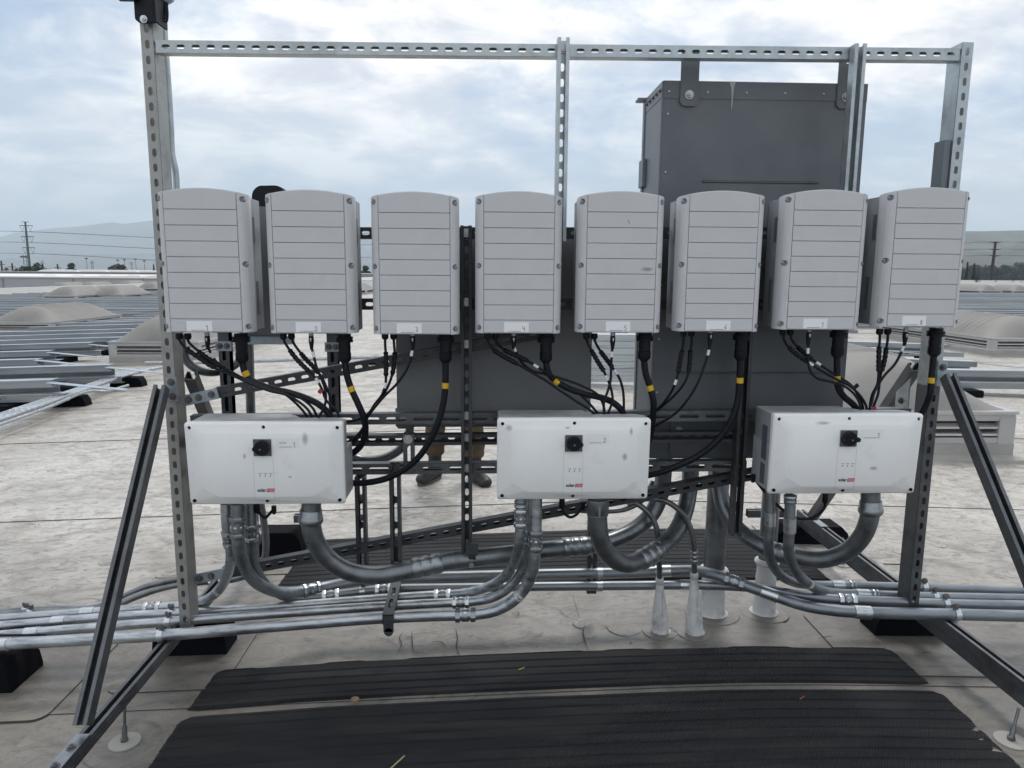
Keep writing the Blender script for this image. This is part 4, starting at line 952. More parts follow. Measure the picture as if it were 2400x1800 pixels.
# ================================================================= CABLES
def subpath(path, a, b):
    ia = min(range(len(path)), key=lambda i: (projpx(path[i])[0]-a[0])**2+(projpx(path[i])[1]-a[1])**2)
    ib = min(range(len(path)), key=lambda i: (projpx(path[i])[0]-b[0])**2+(projpx(path[i])[1]-b[1])**2)
    if ia > ib: ia, ib = ib, ia
    return path[ia:max(ib+1, ia+3)]
def band(path, px, py, r, L, m, parent, name):
    p, T = nearest(path, px, py); MB().lathe(p-T*L/2, T, [(0, r), (L, r)], 16).build(name, m, parent)
DCG = 'thin black cables below the grey boxes'; ACG = 'thick black cables below the grey boxes'
def zt(ox, oy, k): return lambda x, y: (ox+x/k, oy+y/k)
def thin(label, f, pts, conn=None, white=None, Y=2.56, yend=None, arrow=False):
    P = [f(*p) for p in pts]; n = len(P)
    W3 = [at(x, y, Y + ((yend-Y)*max(0, (i/(n-1)-.5)*2) if yend else 0)) for i, (x, y) in enumerate(P)]
    path = smoothpath(W3, 10); t = thing('signal_cable', label, 'cable', W3[0], DCG)
    MB().tube(path, .0047, 10).build('sheath', CABLE, t)
    p = W3[0]
    if arrow:
        MB().cyl(p+V((0, 0, .012)), p-V((0, 0, .003)), .0085, n=10).build('socket', PLATE, t)
        q = MB().lathe(p-V((0, 0, .002)), (0, 0, -1), [(0, .0085), (.02, .0095), (.035, .007), (.048, .0055)], 12); q = q.build('plug', BLACK, t)
        c = p+V((0, -.0103, -.014)); MB().prism([c+V((-.0045, 0, 0)), c+V((.0045, 0, 0)), c+V((0, 0, .006))], (0, -.0004, 0)).box(c.x-.0016, c.x+.0016, c.y-.0004, c.y, c.z-.007, c.z).build('arrow_mark', WHT, q, smooth=False)
    else: MB().lathe(p+V((0, 0, .008)), (0, 0, -1), [(0, .0115), (.012, .0125), (.019, .0105), (.022, .0052)], 12).build('gland', BLACK, t)
    if conn:
        sp = subpath(path, f(*conn[0]), f(*conn[1])); k = len(sp)
        rr = [(.0058 if i == 0 or i == k-1 else (.0085+.0012*sin(i*1.9))) for i in range(k)]
        MB().tube(sp, rr, 12).build('connector', BLACK, t)
    if white: band(path, *f(*white), .0052, .020, WHT, t, 'marker_band')
    return t
def thick(label, f, pts, ytag, Y=2.575, yend=None, gx=None):
    P = [f(*p) for p in pts]; n = len(P)
    W3 = [at(x, y, Y + ((yend-Y)*max(0, (i/(n-1)-.4)/.6) if yend else 0)) for i, (x, y) in enumerate(P)]
    top = W3[0]; t = thing('power_cable', label, 'cable', top, ACG)
    path = smoothpath(W3, 10); MB().tube(path, .0118, 16).build('sheath', CABLE, t)
    h = max(.085, UZ[0]-top.z-.0)
    zt_ = top.z+.100
    pr_ = [(0, .0235), (.010, .0235), (.011, .030), (.016, .031), (.020, .029), (.025, .031), (.030, .030), (.031, .0205), (.050, .0215), (.066, .0205), (.068, .0225), (.092, .0225), (.098, .018), (.104, .0125)]
    MB().lathe((top.x, top.y, zt_), (0, 0, -1), pr_, 24).build('gland', BLACK, t)
    band(path, *f(*ytag), .0124, .020, YEL, t, 'tape_band'); return t, path
z5 = zt(350, 700, 3.687); z6 = zt(850, 700, 3.687); z7 = zt(1300, 700, 3.687); z8 = zt(1800, 700, 3.687)
def dc(i, a, b, c):
    nm = ['the leftmost grey box', 'the second grey box from the left', 'the third grey box from the left', 'the fourth grey box from the left', 'the fourth grey box from the right', 'the third grey box from the right', 'the second grey box from the right', 'the rightmost grey box'][i-1]
    thin('thin cable from the outer left gland under %s' % nm, *a[:2], **a[2]); thin('thin cable from the second gland under %s' % nm, *b[:2], **b[2])
    thin('thin cable on the white-arrow plug under %s' % nm, *c[:2], arrow=True, **c[2])
dc(1, (z5, [(258, 320), (262, 360), (315, 430), (430, 510), (550, 590), (720, 665), (900, 745), (1050, 800), (1180, 830), (1290, 890), (1370, 960), (1410, 1030), (1425, 1080)], dict(conn=((320, 432), (560, 600)), Y=2.53, yend=2.57)),
      (z5, [(332, 320), (338, 370), (420, 450), (510, 520), (620, 590), (760, 665), (930, 740), (1080, 795), (1220, 815), (1340, 880), (1415, 950), (1450, 1030), (1460, 1080)], dict(conn=((420, 450), (640, 600)), Y=2.55, yend=2.58)),
      (z5, [(500, 315), (505, 400), (530, 470), (580, 545), (690, 620), (850, 705), (1030, 775), (1160, 820), (1240, 880), (1320, 960), (1370, 1030), (1390, 1080)], dict(white=(540, 490), Y=2.57, yend=2.59)))
dc(2, (z5, [(1158, 320), (1165, 365), (1210, 440), (1280, 530), (1360, 610), (1440, 690), (1490, 780), (1530, 880), (1620, 970), (1640, 1030), (1640, 1080)], dict(conn=((1212, 442), (1390, 630)), white=(1455, 700), Y=2.55)),
      (z5, [(1228, 320), (1240, 370), (1300, 460), (1360, 530), (1430, 600), (1490, 680), (1540, 790), (1570, 880), (1575, 970), (1570, 1030), (1570, 1080)], dict(conn=((1305, 465), (1470, 640)), Y=2.57)),
      (z5, [(1398, 315), (1400, 400), (1420, 490), (1445, 590), (1490, 700), (1520, 790), (1525, 880), (1500, 960), (1465, 1025), (1450, 1080)], dict(white=(1420, 485), Y=2.54)))
dc(3, (z5, [(2037, 320), (2038, 400), (2045, 500), (2045, 650), (2040, 740), (2010, 830), (1950, 910), (1885, 1000), (1800, 1045), (1700, 1065), (1600, 1080)], dict(conn=((2042, 455), (2045, 670)), white=(2037, 750), Y=2.55, yend=2.66)),
      (z5, [(2110, 320), (2115, 400), (2120, 470), (2110, 600), (2085, 700), (2040, 800), (1960, 905), (1885, 1010), (1850, 1110), (1780, 1200), (1700, 1280), (1600, 1330)], dict(conn=((2120, 460), (2100, 660)), Y=2.57, yend=2.66)),
      (z6, [(432, 315), (434, 400), (422, 480), (390, 590), (300, 730), (190, 840), (100, 945), (40, 1030), (0, 1130), (-60, 1230), (-150, 1300), (-240, 1340)], dict(white=(423, 475), Y=2.54, yend=2.66)))
dc(4, (z6, [(1078, 320), (1082, 365), (1130, 440), (1220, 500), (1330, 560), (1450, 630), (1570, 700), (1700, 790), (1850, 890), (1990, 985), (2030, 1060)], dict(conn=((1130, 440), (1345, 560)), Y=2.54)),
      (z6, [(1145, 320), (1152, 370), (1220, 440), (1320, 490), (1430, 540), (1540, 610), (1640, 665), (1750, 700), (1900, 755), (2030, 830), (2080, 920), (2090, 1000), (2090, 1070)], dict(conn=((1220, 440), (1430, 545)), white=(1500, 585), Y=2.56)),
      (z6, [(1306, 315), (1305, 400), (1320, 450), (1370, 545), (1460, 620), (1580, 655), (1730, 730), (1880, 830), (1980, 930), (2040, 1010), (2050, 1070)], dict(white=(1316, 435), Y=2.57)))
dc(5, (z7, [(275, 320), (280, 370), (320, 450), (370, 540), (420, 620), (460, 700), (490, 790), (500, 880), (470, 970), (445, 1040), (440, 1080)], dict(conn=((315, 445), (425, 630)), white=(450, 685), Y=2.55)),
      (z7, [(343, 320), (350, 370), (400, 460), (460, 540), (510, 610), (560, 690), (588, 780), (597, 870), (598, 950), (600, 1060)], dict(conn=((395, 455), (500, 595)), white=(528, 630), Y=2.57)),
      (z7, [(503, 315), (500, 400), (493, 490), (488, 600), (482, 710), (455, 810), (428, 880), (425, 960), (435, 1060)], dict(white=(494, 485), Y=2.54)))
dc(6, (z7, [(1113, 295), (1112, 380), (1100, 450), (1080, 560), (1065, 650), (1045, 720), (1005, 810), (940, 900), (860, 980), (790, 1030), (700, 1060)], dict(conn=((1103, 440), (1068, 640)), white=(1045, 722), Y=2.55, yend=2.66)),
      (z7, [(1182, 295), (1183, 380), (1173, 450), (1165, 560), (1150, 660), (1110, 745), (1030, 840), (940, 920), (860, 985), (780, 1045), (700, 1080)], dict(conn=((1175, 440), (1155, 635)), Y=2.57, yend=2.66)),
      (z7, [(1345, 290), (1342, 370), (1328, 465), (1290, 590), (1230, 740), (1150, 870), (1050, 985), (920, 1070), (820, 1130), (760, 1190)], dict(white=(1328, 465), Y=2.54, yend=2.66)))
dc(7, (z8, [(130, 285), (138, 350), (180, 420), (260, 490), (350, 550), (450, 615), (580, 690), (700, 750), (790, 830), (845, 920), (860, 1000), (862, 1060)], dict(conn=((180, 420), (350, 545)), white=(375, 560), Y=2.55)),
      (z8, [(195, 285), (205, 350), (255, 415), (320, 475), (390, 530), (480, 590), (600, 670), (710, 740), (770, 820), (810, 900), (830, 1000), (832, 1060)], dict(conn=((255, 415), (385, 525)), white=(430, 555), Y=2.57)),
      (z8, [(355, 280), (350, 370), (345, 450), (348, 560), (375, 640), (430, 690), (530, 715), (650, 750), (740, 820), (790, 900), (810, 1000), (815, 1060)], dict(white=(347, 450), Y=2.54)))
dc(8, (z8, [(965, 280), (966, 350), (960, 430), (957, 560), (955, 660), (945, 740), (905, 820), (885, 900), (880, 980), (880, 1060)], dict(conn=((962, 410), (957, 630)), Y=2.55)),
      (z8, [(1035, 280), (1034, 350), (1022, 430), (1005, 540), (975, 650), (962, 740), (950, 830), (920, 910), (900, 980), (898, 1060)], dict(conn=((1025, 420), (985, 630)), Y=2.57)),
      (z8, [(1190, 280), (1188, 340), (1168, 420), (1100, 560), (1010, 660), (955, 740), (915, 820), (895, 900), (870, 980), (865, 1060)], dict(white=(1160, 425), Y=2.54)))
k6 = 6.913
thick('thick cable from box 1 bundled over to the notch of white box 1', z5, [(805, 545), (820, 620), (860, 690), (930, 730), (1060, 780), (1200, 810), (1330, 850), (1450, 905), (1530, 970), (1565, 1030), (1575, 1090)], (835, 650), yend=2.58)[0]
o, path = thick('thick cable with yellow band from box 2 looping down behind white box 1', z5, [(1690, 545), (1702, 640), (1745, 780), (1800, 900), (1850, 1020), (1868, 1120), (1850, 1230), (1790, 1310), (1700, 1360), (1560, 1390)], (1745, 782), yend=2.655)
thick('thick cable with yellow band from box 3 sweeping left to white box 1', z6, [(716, 545), (716, 650), (714, 750), (702, 870), (665, 1030), (600, 1190), (500, 1350), (370, 1470), (200, 1555), (30, 1590), (-120, 1590), (-260, 1560)], (714, 750), yend=2.655)
thick('thick cable with yellow band from box 4 slanting to the notch of white box 2', z6, [(1583, 545), (1605, 640), (1675, 715), (1790, 780), (1930, 825), (2060, 855), (2150, 890), (2225, 950), (2260, 1010), (2270, 1080)], (1672, 712), yend=2.58)
thick('thick cable with yellow band from box 5 passing down right of white box 2', z7, [(772, 530), (785, 640), (825, 770), (852, 890), (850, 1020), (835, 1130), (815, 1220), (770, 1300), (700, 1360)], (825, 770), yend=2.655)
thick('thick cable with yellow band from box 6 sweeping down left to white box 2', z7, [(1603, 525), (1603, 620), (1601, 705), (1590, 830), (1560, 970), (1490, 1120), (1370, 1260), (1220, 1370), (1050, 1450), (900, 1505), (790, 1530), (650, 1550)], (1601, 705), yend=2.655)
thick('thick cable with yellow band from box 7 down to the notch of white box 3', z8, [(597, 500), (597, 600), (598, 690), (612, 780), (660, 850), (725, 905), (770, 960), (785, 1040), (790, 1080)], (598, 690), yend=2.58)
thick('thick cable with yellow band from box 8 dropping behind white box 3', z8, [(1432, 490), (1422, 600), (1410, 705), (1400, 820), (1360, 930), (1310, 1030), (1280, 1130), (1260, 1260), (1230, 1400)], (1410, 705), yend=2.655)
# little tags and loops
def flat_tag(px, py, s_, Y, m, label, rot=.4):
    p = at(px, py, Y); c, s2 = cos(rot)*s_, sin(rot)*s_
    o = MB().obox(p, (c, 0, s2), (0, .0008, 0), (-s2*.8, 0, c*.8)).build('cable_tag', m, None, smooth=False); origin_to(o, p); tag(o, label, 'tag')
flat_tag(750.5, 917, .0085, 2.52, RED, 'small red tag on the thin cables below box 2', .9)
flat_tag(2049, 958, .008, 2.54, RED, 'small red tag on the cables entering white box 3', .3)
flat_tag(2007, 905, .009, 2.52, BLACK, 'small black tag on the cables below box 7', .7)
def loop(label, pts, Y=2.56):
    path = smoothpath([at(x, y, Y) for x, y in pts]); t = thing('jumper_cable', label, 'cable', path[0], 'small cable loops below the white boxes')
    MB().tube(path, .0055, 10).build('sheath', CABLE, t)
    MB().lathe(path[0]+V((0, 0, .02)), (0, 0, -1), [(0, .010), (.03, .0115), (.04, .006)], 12).build('gland', BLACK, t)
    MB().lathe(path[-1]+V((0, 0, .01)), (0, 0, -1), [(0, .009), (.02, .009), (.03, .006)], 12).build('gland', BLACK, t)
loop('short doubled black cable loop under the leftmost white box', [(602, 1190), (610, 1205), (621, 1213), (632, 1204), (642, 1192)])
loop('short black cable loop under the middle white box', [(1317, 1180), (1321, 1200), (1336, 1212), (1352, 1205), (1366, 1182)])
loop('thin black cable loop under white box 3', [(1934, 1168), (1932, 1190), (1915, 1208), (1890, 1216), (1860, 1212), (1820, 1182), (1790, 1150), (1765, 1118)], 2.58)

# leaf litter on the mats
for (px, py, L_, a, mm, lb) in ((932, 1786, .03, .9, (.38, .37, .17), 'thin yellow grass blade on the nearest walkway mat'), (1222, 1567, .012, .1, (.3, .4, .05), 'small green leaf scrap on the narrow walkway mat'), (1880, 1635, .010, .3, (.3, .13, .06), 'small orange leaf scrap on the nearest walkway mat')):
    p = gnd(px, py, .018); o = MB().obox(p, (cos(a)*L_, sin(a)*L_, .004), (-sin(a)*.0022, cos(a)*.0022, 0), (0, 0, .0008)).build('leaf_scrap', mat('leaf_%d' % px, mm, .7), None); origin_to(o, p); tag(o, lb, 'leaf')
p = gnd(836, 1640, .022); m = MB()
for k in range(9):
    q = p+V((random.uniform(-.014, .014), random.uniform(-.01, .01), random.uniform(0, .006))); m.obox(q, (.006, .002, .001), (-.002, .005, .001), (0, 0, .0015))
o = m.build('leaf_clump', mat('dry_leaf', (.25, .17, .1), .8, 0, .4, 60), None); origin_to(o, p); tag(o, 'small dry brown leaf clump on the narrow walkway mat', 'leaf')

# ================================================================= PERSON (only the lower legs show under the cabinet)
def skin(name, pts, edges, root, m, parent, sub=2):
    me = bpy.data.meshes.new(name); off = parent_loc(parent); me.from_pydata([tuple(V(p[:3])-off) for p in pts], edges, [])
    o = bpy.data.objects.new(name, me); COL.objects.link(o); o.parent = parent
    md = o.modifiers.new('s', 'SKIN'); md.use_smooth_shade = True
    for i, v in enumerate(me.skin_vertices[0].data): v.radius = (pts[i][3], pts[i][4] if len(pts[i]) > 4 else pts[i][3]); v.use_root = i == root
    s2 = o.modifiers.new('d', 'SUBSURF'); s2.levels = sub; s2.render_levels = sub
    bpy.context.view_layer.update(); me2 = bpy.data.meshes.new_from_object(o.evaluated_get(bpy.context.evaluated_depsgraph_get())); o.modifiers.clear(); o.data = me2
    me2.materials.clear(); me2.materials.append(m); me2.polygons.foreach_set('use_smooth', [True]*len(me2.polygons)); return o
fx, fy = gnd(1018, 1128)[:2]; gx_, gy_ = gnd(1112, 1132)[:2]; gg = -.035; pcx = (fx+gx_)/2; pcy = (fy+gy_)/2+.06
per = thing('person', 'person in brown work trousers and black boots standing behind the grey cabinet', 'person', (pcx, pcy, gg))
L3 = lambda ax, dy, z: (pcx+ax, pcy+dy, gg+z)
body = [(*L3(0, 0, .92), .13, .10), (*L3(0, .01, 1.10), .125, .09), (*L3(0, 0, 1.30), .15, .10), (*L3(0, 0, 1.43), .07), (*L3(0, -.02, 1.50), .055), (*L3(0, -.03, 1.58), .082, .095), (*L3(0, -.03, 1.67), .075, .09),
        (*L3(-.17, 0, 1.38), .055), (*L3(-.24, -.06, 1.14), .043), (*L3(-.19, -.24, 1.20), .034), (*L3(-.17, -.31, 1.23), .026),
        (*L3(.17, 0, 1.38), .055), (*L3(.24, -.06, 1.14), .043), (*L3(.19, -.24, 1.20), .034), (*L3(.17, -.31, 1.23), .026),
        (*L3(-.10, 0, .86), .085), (*L3(-.13, -.02, .48), .046), (fx, fy+.09, gg+.12, .028), (*L3(.10, 0, .86), .085), (*L3(.13, -.02, .48), .046), (gx_, gy_+.09, gg+.12, .028)]
skin('body', body, [(0, 1), (1, 2), (2, 3), (3, 4), (4, 5), (5, 6), (2, 7), (7, 8), (8, 9), (9, 10), (2, 11), (11, 12), (12, 13), (13, 14), (0, 15), (15, 16), (16, 17), (0, 18), (18, 19), (19, 20)], 0, SKIN, per)
for sx in (-.17, .17):     # hands
    for k in range(5):
        a = V(L3(sx+(-.026+.013*k), -.33, 1.235)); thumb = k == (4 if sx < 0 else 0)
        ln = .05 if thumb else (.075, .085, .09, .082, .068)[k]
        d1 = V(((.03 if sx < 0 else -.03) if thumb else 0, -ln*.6, .004)); d2 = V((0, -ln*.3, -.02))
        MB().tube(smoothpath([V(L3(sx, -.30, 1.23)), a, a+d1, a+d1+d2], 4), .0085, 8).build('finger', SKIN, per)
head = V(L3(0, -.03, 1.62))
MB().lathe(head+V((0, -.088, -.03)), (0, -.6, .5), [(0, .014), (.022, .010), (.028, .004)], 10).build('nose', SKIN, per)
for s_ in (-1, 1):
    MB().lathe(head+V((s_*.032, -.078, .002)), (0, -1, 0), [(0, .012), (.006, .009), (.009, .003)], 12).build('eye', WHT, per)
    MB().lathe(head+V((s_*.077, 0, -.01)), (s_, .2, 0), [(-.01, .02), (.008, .026), (.014, .015)], 12).build('ear', SKIN, per)
MB().lathe(head+V((0, -.083, -.058)), (0, -1, 0), [(0, .016), (.004, .013)], 12).build('mouth', mat('lips', (.3, .12, .1), .5), per)
hr = MB().lathe(head+V((0, .012, .0)), (0, .25, 1), [(0, .090), (.03, .094), (.06, .085), (.085, .06), (.10, .02)], 20); hr.build('hair', HAIR, per)
shirt = [(*L3(0, 0, .92), .15, .115), (*L3(0, .01, 1.10), .145, .105), (*L3(0, 0, 1.31), .165, .115), (*L3(0, 0, 1.41), .08), (*L3(-.17, 0, 1.38), .07), (*L3(-.24, -.06, 1.15), .056), (*L3(-.20, -.20, 1.19), .045), (*L3(.17, 0, 1.38), .07), (*L3(.24, -.06, 1.15), .056), (*L3(.20, -.20, 1.19), .045)]
skin('shirt', shirt, [(0, 1), (1, 2), (2, 3), (2, 4), (4, 5), (5, 6), (2, 7), (7, 8), (8, 9)], 0, SHIRT, per)
for s_, (lx, ly) in ((-1, (fx, fy)), (1, (gx_, gy_))):
    P = [(*L3(s_*.06, 0, .94), .115, .12), (*L3(s_*.10, 0, .84), .105), (*L3(s_*.13, -.015, .48), .082), (lx, ly+.08, gg+.33, .078), (lx, ly+.085, gg+.27, .090), (lx, ly+.085, gg+.235, .074), (lx, ly+.085, gg+.205, .084), (lx, ly+.09, gg+.175, .066)]
    skin('trouser_leg', P, [(i, i+1) for i in range(7)], 0, TROU, per, 2)
    # boot: shaft, foot pointing at the camera and outwards, sole
    dx = s_*.45
    sh = skin('boot', [(lx, ly+.09, gg+.29, .062), (lx, ly+.09, gg+.20, .060), (lx, ly+.09, gg+.12, .054), (lx, ly+.08, gg+.06, .055), (lx+dx*.06, ly+.0, gg+.055, .055, .045), (lx+dx*.17, ly-.10, gg+.045, .056, .040), (lx+dx*.22, ly-.15, gg+.038, .046, .034)], [(i, i+1) for i in range(6)], 2, BOOTL, per, 2)
    m = MB(); q = []
    for k in range(20):
        a = 2*pi*k/20; u = cos(a); w = .047+.010*(-u if u < 0 else -u*.2)
        c = V((lx+dx*.08, ly-.02, gg+.004)); f = V((dx, -.9, 0)).normalized(); r_ = V((-f.y, f.x, 0)); q.append(c+f*(.148*u)+r_*(w*1.12*sin(a)))
    m.prism(q, (0, 0, .020)); m.build('sole', SOLE, sh, bev=.003)

# ================================================================= SKYLIGHTS ON THE ROOF
def skylight(x0, y0, w, l, label, near=True, ztop=.85, grp='domed skylights standing on the roof'):
    cx, cy = x0+w/2, y0+l/2; z = gz(cx); t = thing('skylight', label, 'skylight', (cx, cy, z), grp)
    c = .09
    m = MB(); R = []
    for zz, o_ in ((-.05, c+.10), (.004, c+.09), (.03, c), (.13, c)): R.append([V((x0-o_, y0-o_, z+zz)), V((x0+w+o_, y0-o_, z+zz)), V((x0+w+o_, y0+l+o_, z+zz)), V((x0-o_, y0+l+o_, z+zz))])
    m.rings(R); m.build('curb', CURB, t, smooth=False)
    a, b = z+.13, z+.39
    m = MB().box(x0-.03, x0+w+.03, y0-.03, y0+l+.03, a+.001, b-.001); m.build('core', mat('dark_gap', (.02, .02, .025), .7), t, smooth=False)
    e = .085
    for nm, za, zb in (('lower_band', a, a+.055), ('upper_band', b-.058, b)):
        MB().box(x0-e, x0+w+e, y0-e, y0+l+e, za, zb).build(nm, LOUV, t, bev=.004)
    if near:
        for k in range(2):
            zz = a+.068+.062*k
            for side in range(4):
                mm = MB()
                if side == 0: P = [(x0-.07, y0-e+.004, zz+.002), (x0-.07, y0-e+.004, zz+.020), (x0-.07, y0-.045, zz+.048), (x0-.07, y0-.045, zz+.036)]; mm.prism(P, (w+.14, 0, 0))
                if side == 1: P = [(x0-.07, y0+l+e-.004, zz+.002), (x0-.07, y0+l+e-.004, zz+.020), (x0-.07, y0+l+.045, zz+.048), (x0-.07, y0+l+.045, zz+.036)]; mm.prism(P, (w+.14, 0, 0))
                if side == 2: P = [(x0-e+.004, y0-.07, zz+.002), (x0-e+.004, y0-.07, zz+.020), (x0-.045, y0-.07, zz+.048), (x0-.045, y0-.07, zz+.036)]; mm.prism(P, (0, l+.14, 0))
                if side == 3: P = [(x0+w+e-.004, y0-.07, zz+.002), (x0+w+e-.004, y0-.07, zz+.020), (x0+w+.045, y0-.07, zz+.048), (x0+w+.045, y0-.07, zz+.036)]; mm.prism(P, (0, l+.14, 0))
                mm.build('louver_slat', ALU, t, smooth=False)
    for sx in (0, 1):
        for sy in (0, 1):
            X = x0-e-.004 if sx == 0 else x0+w+e+.004-.15; Yy = y0-e-.004 if sy == 0 else y0+l+e+.004-.15
            MB().box(X, X+.15, Yy, Yy+.15, a-.006, b-.02).build('corner_post', LOUV, t, bev=.004)
    MB().box(x0-.10, x0+w+.10, y0-.10, y0+l+.10, b+.001, b+.028).build('dome_frame', ALU, t, bev=.004)
    nx, ny = (30, int(l/.024)) if near else (12, 18); H = z+ztop-(b+.028); vs = []
    for j in range(ny+1):
        v = j/ny; dy = min(v, 1-v)*l; en = min(1, dy/(.42*w)); en = (1-(1-en)**2.3)
        for i in range(nx+1):
            u = i/nx; ar = max(0, 1-abs(2*u-1)**2.0); h = H*ar*en if en < 1 else H*ar
            wd = min(ar, 1)*min(1, dy/.05)
            rib = .036*max(0, sin((v*l)*2*pi/.19))**.8*min(1, ar*3)*max(0, min(1, (dy-.36*w)/.1)) if near else 0
            vs.append((x0-.05+(w+.1)*u, y0-.05+(l+.1)*v, b+.026+h+rib))
    W_ = nx+1; MB().add(vs, [(j*W_+i, j*W_+i+1, (j+1)*W_+i+1, (j+1)*W_+i) for j in range(ny) for i in range(nx)]).build('dome', DOME, t, sharp=50)
    return t
skylight(2.78, 6.10, 1.75, 3.5, 'nearest domed skylight with louvered sides, behind white box 3 at right')
q = gnd(2320, 836); skylight(q.x+.09, q.y+.09, 1.8, 4.4, 'ribbed domed skylight at the right edge, behind the rightmost grey box')
q = gnd(257, 857); skylight(q.x+.09, q.y+.09, 1.45, 4.2, 'domed skylight partly hidden behind the leftmost grey box and left post')
q = gnd(123, 785); skylight(q.x-1.85, q.y, 1.85, 4.0, 'ribbed domed skylight at the left edge among the racking rows')
far_s = [(288, 706, 'dome just left of the leftmost grey box, in the far racking'), (180, 709, 'low dome far back at left in front of two paired domes'), (160, 690, 'left one of two paired far domes by the white parapet'),
         (226, 688, 'right one of two paired far domes by the white parapet'), (313, 678, 'boxy far dome standing against the white parapet at left'), (372, 687, 'far dome peeking out at the left edge of the leftmost grey box'),
         (2309, 681, 'far dome right of the rightmost grey box, by the white parapet'), (2345, 692, 'low far dome among the racking at the right edge'), (2420, 692, 'far dome cut by the right edge of the photo'), (858, 690, 'far dome seen between the second and third grey boxes')]
for px, py, lb in far_s:
    q = gnd(px, py)
    if q.y > 72: q = V((q.x/q.y*70, 70, 0))
    k = max(1.5, q.y*.0285*1.0); w = 1.9
    skylight(q.x-w-.0, q.y, w, 4.0, 'small skylight: '+lb, near=q.y < 28, ztop=.95)

# ================================================================= RACKING ROWS
def rail_mb(x0, x1, y, z, h=.075, w=.11, part=''):
    s0 = gz(x0)-gz((x0+x1)/2); 
    m = MB() if part != 'web' else MB(); T = V((x1-x0, 0, gz(x1)-gz(x0))); L = T.length/2; T.normalize(); c = V(((x0+x1)/2, y, z+(gz(x0)+gz(x1))/2)); U = T.cross(V((0, 1, 0))); U = U if U.z > 0 else -U
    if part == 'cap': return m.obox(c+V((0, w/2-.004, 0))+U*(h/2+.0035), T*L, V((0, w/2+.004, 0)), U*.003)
    m.obox(c, T*L, V((0, .003, 0)), U*h/2)
    m.obox(c+V((0, w*.3, 0))-U*(h/2), T*L, V((0, w*.3, 0)), U*.003)
    return m
def slots_mb(x0, n, y, z):
    m = MB()
    for k in range(n):
        x = x0+k*.15; m.box(x, x+.10, y-.0035, y-.003, z+gz(x)-.008, z+gz(x)+.008)
    return m
RGL, RGR = 'rows of galvanised solar racking left of the rack', 'rows of galvanised solar racking right of the rack'
RAILW = mat('shaded_racking_galv', (.33, .35, .37), .38, .8, .2, 1.6, stretch=(.3, 4, 4), rvar=.08)  # racking metal copied darker, shade of the upright webs put into the colour
DK = mat('slot_dark', (.02, .022, .028), .8)
def row(xa, xb, y, label, grp, detail=0, zz=.30, segs=None, arm=None):
    xm = (xa+xb)/2; t = thing('racking_row', label, 'solar racking', (xm, y, gz(xm)), grp)
    cuts = [xa]
    L = segs or 6.5; rnd = random.Random(int(y*37+xa)); x = xa + (rnd.uniform(.2, 1)*L if not detail else L)
    while x < xb-1: cuts.append(x); x += L
    cuts.append(xb)
    for i, (a, b) in enumerate(zip(cuts, cuts[1:])):
        if b-a < .3: continue
        dz = rnd.uniform(-.012, .012); 
        ex = .25 if detail else 0
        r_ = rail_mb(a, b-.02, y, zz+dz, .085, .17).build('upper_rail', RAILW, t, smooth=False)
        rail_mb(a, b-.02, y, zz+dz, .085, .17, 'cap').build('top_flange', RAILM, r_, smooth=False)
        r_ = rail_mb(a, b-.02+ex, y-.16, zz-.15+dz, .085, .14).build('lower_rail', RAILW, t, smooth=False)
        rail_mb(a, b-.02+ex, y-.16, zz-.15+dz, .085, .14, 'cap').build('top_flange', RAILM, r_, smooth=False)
        if y < 20: rail_mb(a, b-.02, y+.17, zz-.125+dz, .22, .04).build('light_block_sheet', RAILW, t, smooth=False)  # added sheet behind the rails, blocks light so the gap stays dark
    if detail:
        e = xb if detail > 0 else xa
        p = V((e-.0, y+.05, zz+gz(e)+.035)); sgn = 1 if detail > 0 else -1
        MB().obox(p+V((sgn*.45, -.12, -.05)), V((.46, -.0, -.045)) if sgn > 0 else V((.46, 0, .045)), V((0, .055, 0)), V((0, 0, .004))).build('tilt_arm', RAILM, t, smooth=False)
        slots_mb(e-sgn*1.5-(.0 if sgn > 0 else -.2), 7, y-.22, zz-.135).build('slot_row', DK, t, smooth=False)
        for xx in (e-sgn*.5, e-sgn*3.4): MB().box(xx-.15, xx+.15, y-.35, y+.12, gz(xx), gz(xx)+zz-.20).build('foot_block', RUB, t, bev=.01)
    return t
lrows = [(9.02, -5.30, 'nearest'), (10.45, -5.33, 'second'), (11.75, -7.1, 'third'), (13.05, -7.66, 'fourth'), (14.45, -7.68, 'fifth'), (15.8, -7.4, 'sixth'), (17.2, -7.9, 'seventh')]
for y, xe, w_ in lrows: row(xe-11, xe, y, '%s racking row at left counted from the conduit bundle, ending in a tilted arm' % w_, RGL, 1)
y = 18.65; k = 0
skyl = [o for o in COL.objects if o.name.startswith('skylight')]
def clear(y, xa, xb):
    # parts of a row that miss the skylights
    iv = [(xa, xb)]
    for s_ in skyl:
        if -(2.3 if s_.location.y > 30 else 4.7) < y-s_.location.y < 2.6:
            n2 = []
            for a, b in iv:
                l, r = s_.location.x-1.5, s_.location.x+1.5
                if r < a or l > b: n2.append((a, b)); continue
                if l-a > 1: n2.append((a, l))
                if b-r > 1: n2.append((r, b))
            iv = n2
    return iv
while y < 60:
    for (a, b) in clear(y, max(-31.5, -.72*y-3), -.30*y):
        row(a, b, y, 'one of the long parallel racking rows beyond the skylights at left', RGL, 0, segs=7.5, zz=.30+.02*sin(k))
    y += 1.45+.012*k; k += 1
